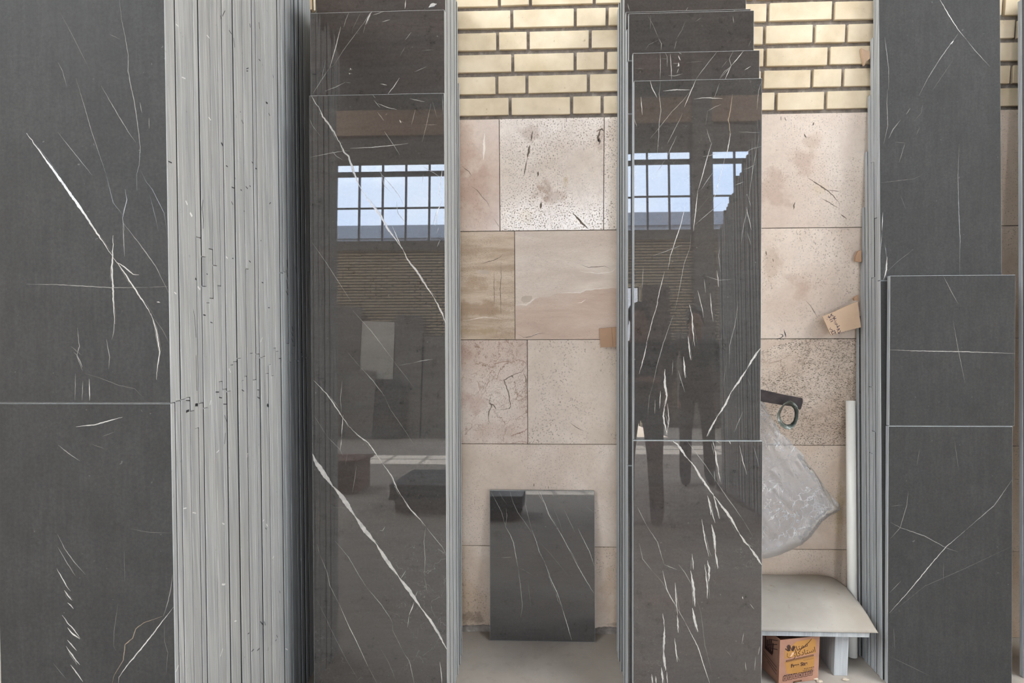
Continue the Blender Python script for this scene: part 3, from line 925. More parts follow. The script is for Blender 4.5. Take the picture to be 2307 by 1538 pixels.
V_3A = '''
m 2.6 1488,181 1485,212 1489,249 1486,270 1484,291 1484,300 1481,349
b 2.8 1568,179 1563,191 1552,216 1542,241
m 2.2 1537,255 1534,264 1515,301 1503,325
m 2 1557,202 1538,227 1513,252 1484,289 1465,312
b 3 1465,181 1469,197 1480,220
b 3.2 1494,205 1525,202 1555,203
b 2.6 1563,223 1588,220 1628,222
b 2.6 1444,218 1447,259
m 2 1429,268 1435,286
m 1.8 1621,187 1609,222
f 1.8 1594,249 1590,281
m 2 1592,290 1600,318 1604,323
t 3 1650,212 1648,230 1646,245 1641,270 1645,297 1642,320
b 3 1646,300 1640,334 1632,360
b 2.4 1632,360 1614,430 1606,456
m 1.8 1716,183 1709,204 1705,247
m 2.2 1625,235 1612,240 1594,250
m 1.6 1665,297 1690,298 1714,299
m 1.8 1525,305 1502,354
f 1.6 1502,354 1487,378 1478,390
b 3 1603,323 1594,352 1580,404 1572,430
b 3 1572,430 1567,477 1562,521
m 2.2 1606,388 1592,408 1580,427
m 2.2 1619,344 1596,351 1583,353
m 2 1710,303 1705,334 1697,375 1689,430 1687,461
m 1.8 1687,461 1676,503 1669,550
m 1.8 1718,330 1697,334 1679,343
m 1.6 1684,438 1688,452 1692,466
b 2 1681,466 1693,518
m 1.6 1684,524 1691,550
m 1.6 1702,370 1688,378 1675,382
m 1.6 1677,409 1656,417
m 2 1626,456 1596,480 1567,505
b 3 1546,456 1533,508 1520,547 1510,576 1505,607
b 2.4 1497,612 1484,664 1477,700
b 2.4 1483,680 1471,717 1456,775
b 3 1458,770 1451,803 1440,842
m 2.2 1536,552 1515,560 1494,568 1471,576
m 1.8 1557,529 1554,560 1541,594 1531,651 1520,700
m 2.6 1517,709 1494,774 1480,823 1471,866
f 1.8 1471,866 1463,892 1459,940
m 2 1622,555 1619,576 1623,612
b 2.4 1615,609 1617,625 1619,646
b 2.4 1572,654 1583,700 1585,715
b 2.6 1600,660 1603,700 1607,724
m 2 1586,628 1590,660
b 4.5 1553,686 1560,714 1561,746 1565,780
b 4.5 1550,757 1553,786 1557,811
b 5 1540,803 1542,831 1544,851
m 2.4 1528,834 1535,858 1543,883
m 2 1516,810 1514,845
b 7 1498,831 1498,866 1502,891 1498,915
b 5 1498,912 1494,937 1500,965 1503,980
b 3 1504,909 1507,946 1502,980
m 2.4 1499,930 1506,960 1500,980
b 2.8 1488,880 1486,920
m 2.2 1476,900 1475,932
b 6.5 1714,784 1694,811 1683,831
b 6.5 1684,829 1666,857 1647,883
b 6.5 1648,881 1634,911 1617,937
b 5.5 1618,935 1600,966 1592,983
m 2 1663,680 1656,731 1644,777 1643,829
f 1.8 1636,817 1629,874
m 2 1674,926 1663,952 1654,974
m 1.5 1590,622 1620,631 1650,629
f 1.5 1684,850 1690,868
m 1.8 1449,600 1447,650'''
V_3L = '''
b 7.5 1516,985 1526,1000 1548,1032
b 7 1547,1030 1566,1052 1577,1072 1597,1100 1611,1121
b 7.5 1610,1118 1627,1140 1648,1169 1666,1202
b 6 1665,1200 1678,1220 1690,1232
b 7.5 1688,1231 1702,1250 1716,1272
m 2.4 1548,985 1566,1017 1586,1043 1609,1077
m 2.6 1609,1077 1637,1119 1654,1142 1675,1172
f 2 1675,1172 1696,1208
b 3 1606,986 1611,1011
b 5.5 1610,1008 1614,1037 1619,1060
b 3 1617,1055 1623,1086
m 2.6 1614,986 1622,998
m 2.6 1603,998 1609,1024
m 2.6 1609,1060 1611,1086
b 5.5 1594,1116 1600,1140 1602,1160
b 4.5 1606,1110 1614,1140 1621,1168
b 3 1600,1140 1611,1178
b 8 1603,1181 1609,1208 1612,1244
b 5 1611,1240 1615,1262 1617,1281
b 4 1581,1169 1588,1214 1597,1253
b 6.5 1594,1262 1598,1285 1597,1309
b 4 1588,1271 1593,1312 1594,1348
b 3.4 1559,1247 1561,1265 1562,1283
b 8 1556,1285 1562,1318 1566,1366
b 8 1560,1369 1565,1396 1572,1423
m 2.2 1436,1142 1457,1184
m 2.4 1457,1184 1481,1220 1496,1271
b 3 1493,1285 1502,1327 1511,1345 1526,1369
m 2.4 1526,1369 1544,1402
b 3 1544,1402 1559,1431 1573,1458 1585,1497 1600,1542
m 1.8 1440,1223 1448,1259 1469,1285
f 1.8 1469,1285 1493,1312 1523,1369
b 4 1521,1312 1524,1363 1527,1384
b 4.5 1526,1384 1528,1425
b 4 1520,1437 1523,1465 1526,1491
b 3 1493,1381 1497,1413
b 7 1497,1411 1496,1446 1495,1470
b 7.5 1495,1465 1497,1490 1500,1510
b 5 1490,1503 1492,1520 1494,1542
b 3 1502,1512 1504,1542
b 3.4 1468,1518 1471,1542
b 3 1477,1522 1479,1542
m 2 1496,1271 1525,1283
m 2.2 1529,1271 1544,1291 1559,1318
f 1.6 1570,1352 1579,1378 1588,1452 1603,1512
b 2.2 1666,1003 1674,1040 1683,1069
b 3 1643,987 1646,1000
m 1.6 1697,1003 1705,1030 1710,1052
b 3 1673,1343 1674,1349
m 2 1676,1425 1671,1450
m 1.6 1690,1360 1699,1372
m 2.2 1712,1455 1708,1475
m 2.2 1679,1490 1681,1512
f 1.6 1636,1465 1648,1478
m 2 1702,1478 1700,1510'''
BY, BS = -.507, .075
slab(.274, .6715, .002, .864, BY-.006, BS, face=POL2, veins=V_3L, label='lower front slab of the third stack, bold slanting white vein and short streaks')
slab(.2775, .6665, .8645, 1.972, BY, BS, face=POL, veins=V_3A, label='upper front slab of the third stack, mirror polished and showing the far windows')
slab(.2765, .6645, .002, 2.063, BY+.0203, BS, face=POL2, veins=V_3B, label='brown tinged slab whose top shows second behind the third stack front')
for (a, b, lab) in ((.002, .772, 'long bottom slab showing a narrow dark margin left of the third stack front'), (.7735, 1.88, 'middle slab showing a narrow dark margin left of the third stack front'), (1.8815, 2.045, 'short offcut at the left margin of the third stack near the top')):
    slab(.263, .650, a, b, BY+.0203*2, BS, face=POL, label=lab)
slab(.266, .653, 2.0465, 2.192, BY+.0203*2, BS, face=POL2, veins=V_3C, label='slab with scribbled fine veins, upper piece peeking over the third stack')
slab(.262, .655, .002, 2.212, BY+.0203*4, BS, face=POL, veins='b 3 1548,32 1556,28\nb 3.5 1648,30 1656,24', label='slab showing a thin dark rim and chipped top above the third stack')
for k in range(3, 18):
    if k == 4: continue
    y0 = BY+.0203*k
    if k == 5: slab(.259, .646, .002, 2.36, y0, BS, face=POL2, veins='m 2 1414,8 1418,25\nm 2 1550,16 1545,26', label='tall slab running out of the frame behind the third stack top'); continue
    g = 'slabs stacked behind the front ones in the third stack'
    top = 2.15 if k < 5 else min(2.32+rs.uniform(0, .04), (-.009-y0-.0205)/BS)
    slab(.268-.0004*k+rs.uniform(-.004, .005) if k > 5 else .2625, .645+rs.uniform(-.006, .0), .002, top, y0, BS, .0203-rs.choice([.0009, .0010, .0020]), POL, '', label=nth(k+1)+' slab edge back from the front of the third stack', group=g)

# ------------------------------------------------------------------ fourth stack on the right
V_4U = '''
b 2.6 2110,-14 2118,0 2137,33 2158,66 2177,89
m 2 2177,89 2195,112 2230,150
b 3.4 2149,92 2140,101
m 2.6 2158,77 2141,100 2120,129 2091,175 2070,216
m 2 1993,83 2002,154 2002,204
m 2.4 1999,200 1998,233 2000,283 1991,324
m 3 2029,270 2012,291 2002,312
m 1.8 2051,243 2041,258
f 2 2072,287 2064,304
m 1.8 2039,322 2032,345 2025,366
f 1.8 1979,412 2058,403 2079,393
b 2.6 1989,478 1988,500 1987,520
m 1.8 1987,520 1981,574
f 2.6 1993,549 1998,582
b 5 1998,578 1997,607 1993,622 1991,631
m 1.8 2161,324 2158,395 2160,478 2163,541 2162,620
f 1.6 2146,137 2120,175 2100,205
f 1.5 2080,230 2075,255 2060,272
f 1.8 2060,560 2021,590 1990,620
f 1.4 2029,440 2040,470
f 1.8 2015,320 2040,322'''
V_4F = '''
b 2.4 2005,788 2060,790 2174,792 2320,796
m 2 2125,621 2144,658 2159,685
m 1.6 2147,722 2159,789 2174,862'''
V_4L = '''
b 3 2004,1380 2052,1326 2107,1259 2132,1231 2174,1195
m 2.6 2174,1195 2240,1138 2320,1080
m 2.6 2006,1176 2028,1188 2083,1207 2132,1234 2159,1243
m 2 2046,1106 2043,1137 2028,1188 2006,1213
m 1.6 2004,1335 2030,1308
f 1.6 2004,1384 2083,1320 2174,1280 2300,1230
f 1.6 2013,1411 2016,1466
f 1.6 2004,1478 2050,1500 2095,1522
f 1.5 2126,1265 2125,1314
f 1.5 2006,1140 2035,1137
f 1.5 2072,1010 2065,1050
f 1.5 2150,990 2160,1060'''
DY, DS = -.300, .105
DX = 1.1415
slab(DX, 1.545, .002, 1.350, DY, DS, face=HON, label='rear lower slab of the right stack, a dark strip beside the front pair')
slab(DX, 1.543, 1.3515, 2.36, DY, DS, face=HON, veins=V_4U, label='tall upper slab of the right stack with fine branching white veins')
slab(1.1465, 1.552, .002, .8635, DY-.0235, DS, face=HON, veins=V_4L, label='lower front slab of the right stack, white vein rising to the right', skew=.010)
slab(1.1465, 1.556, .865, 1.367, DY-.0235, DS, face=HON, veins=V_4F, label='short upper front slab of the right stack with a level white vein', skew=.012)
tops = [min(t_, (-.009-(DY+.0203*(i_+1))-.0205)/DS) for i_, t_ in enumerate([2.36, 2.36, 2.115, 1.925, 1.70, 1.50, 1.37, 1.02])]
for k, t in enumerate(tops, 1):
    y0 = DY+.0203*k
    xl = DX+[.001, -.001, -.002, -.004, -.006, -.004, -.010, -.003][k-1]
    cuts = [.002, t]
    if k == 1: cuts = [.002, 1.565, t]
    if k == 2: cuts = [.002, .83, 1.36, 1.76, t]
    if k == 3: cuts = [.002, .75, .98, t]
    for i, (a, b) in enumerate(zip(cuts, cuts[1:])):
        nm = ['first', 'second', 'third', 'fourth', 'fifth', 'sixth', 'seventh', 'eighth'][k-1]
        slab(xl+rs.uniform(-.001, .001), 1.53+rs.uniform(0, .02), a+(.0012 if i else 0), b, y0, DS, .0203-rs.choice([.0009, .0018]), POL, '', label=nth(k+1)+' slab edge back in the right stack, '+(['only piece'] if len(cuts) == 2 else ['lower piece', 'upper piece'] if len(cuts) == 3 else ['lowest piece', 'second lowest piece', 'second highest piece', 'highest piece'] if len(cuts) == 5 else ['lowest piece', 'middle piece', 'highest piece'])[i], group='slabs layered behind the front ones in the right stack')
slab(1.625, 2.0, .002, 2.3, -.27, .1, face=HON, label='dark slab of the next stack at the far right margin')

# ------------------------------------------------------------------ small slab in the middle gap
V_S = '''
m 2.4 1106,1107 1118,1130 1130,1153 1139,1186
b 2.4 1139,1186 1150,1205 1157,1223 1162,1251 1167,1277
m 2.4 1167,1277 1172,1314 1177,1364 1173,1390
f 1.8 1124,1107 1134,1125 1143,1137
m 2 1140,1144 1142,1160 1139,1186
m 2.4 1149,1107 1156,1132 1167,1155 1181,1174 1195,1195 1200,1204
m 2 1186,1111 1184,1137 1191,1167 1198,1193
b 2.8 1198,1193 1209,1221 1214,1240 1228,1268
b 3.2 1228,1268 1242,1307 1256,1336 1266,1368
b 2.8 1266,1368 1277,1403 1288,1442
m 1.8 1252,1330 1256,1350 1262,1362
f 1.8 1211,1226 1218,1250 1229,1268
b 3.4 1216,1107 1226,1130 1237,1160 1254,1186
b 2.8 1254,1186 1270,1214 1287,1247
b 2.6 1287,1247 1303,1277 1319,1305 1338,1336
m 1.8 1270,1216 1290,1248 1302,1270
m 1.8 1210,1107 1226,1134
f 1.8 1242,1107 1248,1120
m 1.8 1271,1148 1284,1175 1296,1200
b 2.2 1302,1190 1315,1216 1329,1244 1339,1275
f 1.8 1322,1142 1338,1154
f 1.6 1247,1144 1260,1174 1268,1200
f 1.4 1209,1214 1240,1247 1280,1296
f 1.5 1189,1305 1193,1340 1196,1368
f 1.4 1168,1277 1200,1295
m 1.6 1227,1185 1231,1186
m 1.4 1129,1256 1153,1254'''
slab(-.2105, .1865, .002, .563, -.094, .125, .018, POL, V_S, label='small polished dark slab leaning alone on the travertine in the middle gap')
# ------------------------------------------------------------------ odds and ends in the right hand gap
CARD = plain('corrugated cardboard', (.40, .245, .15), .8, var=.08); CARD2 = plain('pale cardboard', (.50, .35, .235), .8, var=.08)
def sheet_poly(name, P, n_off, mats, label, cat, th=.004, y=None, extra=None):
    """flat cut sheet from world points P (coplanar, facing -Y), with thickness"""
    bm = bmesh.new(); c = sum(P, Vector())/len(P)
    f = [bm.verts.new(p) for p in P]; b = [bm.verts.new(p+Vector((0, th, 0))) for p in P]
    bm.faces.new(f); bm.faces.new(b[::-1])
    for i in range(len(P)): bm.faces.new((f[i], f[i-1], b[i-1], b[i]))
    bmesh.ops.recalc_face_normals(bm, faces=bm.faces)
    if extra: extra(bm)
    o = finish(bm, name, mats, None, c); return tag(o, label, cat)
def lift_y(s, y): return [on_lean(a, b, y) for a, b in pts(s)]
def fold(bm):
    ribbon(bm, lift_y('1378,738 1381,780', -.030), .0011, (0, -1, 0), 1, jit=.1, taper=False)
sheet_poly('cardboard_piece', lift_y('1350,740 1396,736 1397,781 1353,782', -.03), 0, [CARD, plain('crease', (.12, .07, .04), .8)], 'small brown cardboard square tucked behind the left edge of the third stack', 'cardboard', .005, extra=fold)
def writing(bm):
    S = '''1874,706 1871,714
1871,708 1878,712
1876,717 1882,712
1876,718 1884,717
1879,713 1880,722
1879,727 1880,728
1884,722 1880,725 1884,727 1881,731 1887,730
1885,737 1892,733
1885,732 1888,739
1885,742 1892,740
1892,740 1886,746
1892,749 1887,748 1891,752
1893,744 1892,749
1866,711 1870,716
1870,716 1865,714
1869,721 1875,718
1871,725 1877,722
1863,719 1864,719.5
1871,738 1869,742 1874,742
1874,742 1877,748
1874,747 1880,744
1877,752 1883,748
1880,744 1883,752
1872,746 1876,754'''
    for l in S.splitlines():
        ribbon(bm, lift_y(l, -.070), .0022, (0, -1, 0), 1, jit=.25, taper=False, sub=.004)
sheet_poly('cardboard_piece', lift_y('1853,713 1875,704 1905,690 1932,679 1940,737 1905,745 1872,755', -.07), 0, [CARD2, plain('dark marker', (.03, .015, .04), .5)], 'cardboard tag with black handwriting jammed beside the right stack', 'cardboard', .005, extra=writing)
sheet_poly('cardboard_piece', lift_y('1927,588 1928,578 1933,566 1940,563 1941,589 1934,590', -.04), 0, [CARD], 'tiny brown cardboard corner poking out of the right stack above the tag', 'cardboard', .012)
sheet_poly('wood_splinter', lift_y('1941,108 1950,113 1960,115 1960,132 1950,140 1948,147 1944,130', -.02), 0, [CARD2], 'ragged brown scrap stuck by the top of the right stack against brick', 'scrap', .014)
sheet_poly('wood_splinter', lift_y('1924,672 1928,668 1934,665 1934,677 1925,677', -.05), 0, [CARD], 'small brown scrap just above the cardboard tag by the right stack', 'scrap', .012)
# a strip of pale packing left of the second stack top
bm = bmesh.new(); p, q = on_lean(700, -6, -.35), on_lean(706, 24, -.35); box(bm, p.x, q.x, -.36, -.345, q.z, p.z+.05, bev=.001)
tag(finish(bm, 'wood_strip', plain('pale wood', (.72, .55, .36), .7), None, (p.x, -.35, q.z)), 'pale wooden spacer strip wedged at top between the first two stacks', 'wood strip')

# dark bar and strap loop
bm = bmesh.new()
P = lift_y('1700,874 1712,877 1760,888 1808,897 1809,903 1805,920 1802,923 1798,921 1795,917 1760,912 1720,905 1700,899', -.10)
f = [bm.verts.new(v) for v in P]; b = [bm.verts.new(v+Vector((0, .012, 0))) for v in P]
bm.faces.new(f); bm.faces.new(b[::-1])
for i in range(len(P)): bm.faces.new((f[i], f[i-1], b[i-1], b[i]))
bmesh.ops.recalc_face_normals(bm, faces=bm.faces)
tag(finish(bm, 'metal_bar', plain('rusty dark iron', (.040, .030, .030), .55, .3, .5, 30), None, P[0]), 'flat dark iron bar sticking out sloping down from behind the third stack', 'metal bar')
bm = bmesh.new()
ring = pts('1770,903 1761,909 1753,919 1748,930 1749,944 1756,956 1766,963 1776,965 1785,961 1792,952 1796,940 1797,926 1794,915 1787,907 1778,902')
N = len(ring); wv = []
for i, (a, b_) in enumerate(ring):
    u = i/N; c = on_lean(a, b_, -.125+.004*math.sin(u*6.28*2))
    cen = on_lean(1773, 934, -.125); d = (c-cen).normalized()
    wid = .006+.012*(.5+.5*math.cos((u-.15)*6.28)); tk = .0016
    wv.append([bm.verts.new(c+Vector((0, -wid, 0))-d*0), bm.verts.new(c+Vector((0, wid, 0))-d*wid*1.25), bm.verts.new(c+Vector((0, wid, 0))-d*(wid*1.25-tk)), bm.verts.new(c+Vector((0, -wid, 0))+d*tk)])
for i in range(N):
    r0, r1 = wv[i], wv[(i+1) % N]
    for k in range(4): bm.faces.new((r0[k], r0[(k+1) % 4], r1[(k+1) % 4], r1[k]))
bmesh.ops.subdivide_edges(bm, edges=bm.edges[:], cuts=1, smooth=.6)
bmesh.ops.recalc_face_normals(bm, faces=bm.faces)
def strapm():
    x = M('worn strap'); n = x.noise(38, 5, .6); x.col(x.ramp(n, (.35, (.035, .045, .038)), (.55, (.12, .14, .12)), (.66, (.50, .52, .50)))); x.rough(.4); return x.m
tag(finish(bm, 'strap_loop', strapm(), None, on_lean(1773, 934, -.125), smooth=True), 'worn dark green strap bent into a loop hanging under the iron bar', 'strap')

# clear plastic bag
OUT = pts('1640,880 1690,884 1712,889 1719,900 1724,915 1735,938 1748,958 1757,975 1775,988 1786,1003 1798,1012 1808,1022 1815,1040 1832,1058 1846,1080 1858,1098 1868,1112 1880,1124 1889,1134 1893,1146 1882,1153 1868,1160 1852,1172 1838,1190 1826,1206 1806,1224 1782,1236 1758,1247 1735,1254 1720,1257 1700,1250 1640,1230')
pol = [on_lean(a, b_, -.05) for a, b_ in OUT]
p2 = [Vector((q.x, q.z)) for q in pol]
dense = []
for a, b_ in zip(p2, p2[1:]+p2[:1]):
    k = max(1, int((b_-a).length/.007)); dense += [a.lerp(b_, i/k)+Vector((noise.noise(Vector((a.x*30, i, 0))), noise.noise(Vector((a.y*30, i, 5)))))*.0015 for i in range(k)]
def inside(p, poly):
    r = False; j = len(poly)-1
    for i in range(len(poly)):
        a, b_ = poly[i], poly[j]
        if (a.y > p.y) != (b_.y > p.y) and p.x < (b_.x-a.x)*(p.y-a.y)/(b_.y-a.y)+a.x: r = not r
        j = i
    return r
def edge_d(p):
    return min(((p-a) - (b_-a)*max(0, min(1, (p-a).dot(b_-a)/max(1e-9, (b_-a).length_squared)))).length for a, b_ in zip(dense, dense[1:]+dense[:1]))
xs = [p.x for p in p2]; zs = [p.y for p in p2]; inn = []
gx = min(xs); st = .0055
while gx < max(xs):
    gz = min(zs)
    while gz < max(zs):
        q = Vector((gx+random.uniform(-.0015, .0015), gz+random.uniform(-.0015, .0015)))
        if inside(q, dense) and edge_d(q) > .004: inn.append(q)
        gz += st
    gx += st
nb = len(dense)
vv, ee, ff, *_ = delaunay_2d_cdt(dense+inn, [(i, (i+1) % nb) for i in range(nb)], [list(range(nb))], 1, 1e-6)
bm = bmesh.new()
ed = [edge_d(v) for v in vv]
for side_ in (1, -1):
    bv = []
    for v, d in zip(vv, ed):
        x, z = v.x, v.y
        low = max(0, min(1, (1.0-z)/.25))
        bulge = (1-math.exp(-d/.035))*(.008+.020*max(0, min(1, (.78-z)/.3)))
        # long folds running from the pinched neck down to the right, crinkles low left
        ax = Vector((.60, -.80)); u = Vector((x, z)).dot(ax); w = Vector((x, z)).dot(Vector((.80, .60)))
        fo = abs(noise.noise(Vector((w*22, u*3.5, side_*3))))*.022+abs(noise.noise(Vector((w*55, u*12, 7+side_))))*.010
        cr_ = abs(noise.noise(Vector((x*70, z*70, side_))))*.007*max(0, min(1, (.80-x)/.12))*low+noise.noise(Vector((x*160, z*160, 2)))*.0004
        flat = max(.25, min(1, (z-.42)/.18))
        yy = -.055-side_*(bulge*.9+.001)-(fo+cr_)*flat*(1 if side_ > 0 else .4)
        bv.append(bm.verts.new((x, min(yy, -.013), z)))
    for f in ff: bm.faces.new([bv[i] for i in (f if side_ > 0 else f[::-1])])
bmesh.ops.recalc_face_normals(bm, faces=bm.faces)
def bagm():
    x = M('clear crumpled plastic'); tr = x.n('BsdfTransparent'); gl = x.n('BsdfGlossy'); df = x.n('BsdfDiffuse'); tl = x.n('BsdfTranslucent')
    m1, m2, m3 = x.n('MixShader'), x.n('MixShader'), x.n('MixShader')
    gl.inputs['Roughness'].default_value = .10; gl.inputs[0].default_value = (1, 1, 1, 1)
    df.inputs[0].default_value = (.90, .90, .92, 1); tl.inputs[0].default_value = (.8, .8, .82, 1); tr.inputs[0].default_value = (.97, .97, .97, 1)
    m1.inputs[0].default_value = .4; x.link(df.outputs[0], m1.inputs[1]); x.link(tl.outputs[0], m1.inputs[2])
    dens = x.ramp(x.noise(6, 4), (.3, .16), (.7, .36)); vo = x.n('TexVoronoi', feature='DISTANCE_TO_EDGE'); vo.inputs['Scale'].default_value = 26
    wv_ = x.noise(7, 4, .6); cb = x.n('CombineXYZ'); vm = x.n('VectorMath', operation='MULTIPLY_ADD')
    for k in range(3): x.link(wv_, cb.inputs[k])
    x.link(cb.outputs[0], vm.inputs[0]); vm.inputs[1].default_value = (.22, .22, .22); x.link(x.coord((1, 1, .42), (0, math.radians(-28), 0)), vm.inputs[2]); x.link(vm.outputs[0], vo.inputs['Vector'])
    crs = x.math('MULTIPLY', x.ramp(vo.outputs[0], (0, 1), (.075, 0)), x.ramp(x.noise(9, 3, .6), (.42, 0), (.60, .85)))  # whitened film creases, also standing in for the crinkle highlights
    dens = x.math('MAXIMUM', dens, crs); x.link(dens, m2.inputs[0]); x.link(tr.outputs[0], m2.inputs[1]); x.link(m1.outputs[0], m2.inputs[2])
    fr = x.n('Fresnel'); fr.inputs[0].default_value = 1.5; fm = x.math('MULTIPLY', fr.outputs[0], .55)
    x.link(fm, m3.inputs[0]); x.link(m2.outputs[0], m3.inputs[1]); x.link(gl.outputs[0], m3.inputs[2])
    bp = x.n('Bump'); bp.inputs['Strength'].default_value = .8; bp.inputs['Distance'].default_value = .005; x.link(x.noise(15, 4, .5, (1, 1, .5), 1.4), bp.inputs['Height'])
    for q in (gl, fr, df): x.link(bp.outputs[0], q.inputs['Normal'])
    x.link(m3.outputs[0], x.o.inputs[0]); return x.m
tag(finish(bm, 'plastic_bag', bagm(), None, (.75, -.05, .75), smooth=True), 'crumpled clear plastic bag hanging against the tiles beside the third stack', 'plastic bag')

# white pipe, open at both ends
def tube(bm, a, b, r, ri, seg=40, mi=0):
    a, b = Vector(a), Vector(b); d = (b-a).normalized(); s = d.cross(Vector((1, 0, 0))).normalized(); t = d.cross(s)
    rings = []
    for c, rr in ((a, ri), (a, r), (b, r), (b, ri)):
        rings.append([bm.verts.new(c+(s*math.cos(k*2*math.pi/seg)+t*math.sin(k*2*math.pi/seg))*rr) for k in range(seg)])
    for i in range(4):
        p, q = rings[i], rings[(i+1) % 4]
        for k in range(seg): bm.faces.new((p[k], p[(k+1) % seg], q[(k+1) % seg], q[k])).smooth = i in (1, 3)
    bmesh.ops.recalc_face_normals(bm, faces=bm.faces)
bm = bmesh.new(); tube(bm, (1.104, -.160, .003), (1.1125, -.040, .914), .0165, .0145)
tag(finish(bm, 'plastic_pipe', plain('ivory plastic', (.82, .80, .74), .35, var=.03), None, (1.104, -.16, 0)), 'long ivory plastic pipe leaning in the corner by the right stack', 'pipe')

# low bench made of a slab on upright slabs
bench = thing('stone_bench', 'low bench of grey stone offcuts under the curved sheet', 'bench', (.9, -.22, 0))
bm = bmesh.new(); box(bm, .700, 1.076, -.333, -.170, .1705, .1885, bev=.001); finish(bm, 'bench_top', EDGE, bench, (.7, -.287, .143))
bm = bmesh.new(); box(bm, .990, 1.036, -.276, -.10, .0, .1703, bev=.001); finish(bm, 'leg', EDGE, bench, (1.0, -.276, 0))
bm = bmesh.new(); box(bm, .708, .728, -.330, -.10, .0, .1703, bev=.001); finish(bm, 'leg', EDGE, bench, (.73, -.276, 0))
# curved sheet resting on it
prof = [(-.016, .238), (-.03, .248), (-.07, .256), (-.11, .2605), (-.15, .260), (-.19, .254), (-.225, .246), (-.26, .236), (-.285, .225), (-.31, .211), (-.328, .200), (-.340, .1915)]
bm = bmesh.new(); NXs = 52; rows = []
for j, (y, z) in enumerate(prof):
    u = j/(len(prof)-1); row = []
    for i in range(NXs+1):
        v = i/NXs; xr = 1.072+.026*u**1.3; x = .682+(xr-.682)*v
        c = max(0, (v-.75)/.25)
        zz = z-.006*c*c*(1-u)*1.5+.002*math.sin(v*9)*(1-u)+(.003*c*c*u)
        yy = y-.006*c*c*u+.0015*math.sin(v*14+1)*(1-u)
        row.append(bm.verts.new((x, yy, zz)))
    rows.append(row)
for a, b_ in zip(rows, rows[1:]):
    for i in range(NXs): bm.faces.new((a[i], a[i+1], b_[i+1], b_[i]))
bmesh.ops.recalc_face_normals(bm, faces=bm.faces)
bmesh.ops.solidify(bm, geom=bm.faces[:], thickness=.002)
def sheetm():
    x = M('soiled cream sheet'); n = x.noise(4, 6, .6); n2 = x.noise(26, 4, .6)
    c = x.ramp(n, (.30, (.27, .24, .205)), (.6, (.375, .34, .30))); c = x.mix(x.ramp(n2, (.28, .5), (.36, 0)), c, (.20, .17, .13))
    c = x.mix(x.ramp(x.noise(2.2, 5), (.52, 0), (.70, .6)), c, (.27, .22, .16))
    x.col(c); x.rough(.6); return x.m
tag(finish(bm, 'plastic_sheet', sheetm(), None, (.9, -.2, .16), smooth=True), 'curved cream flexible sheet draped over the low stone bench', 'sheet')

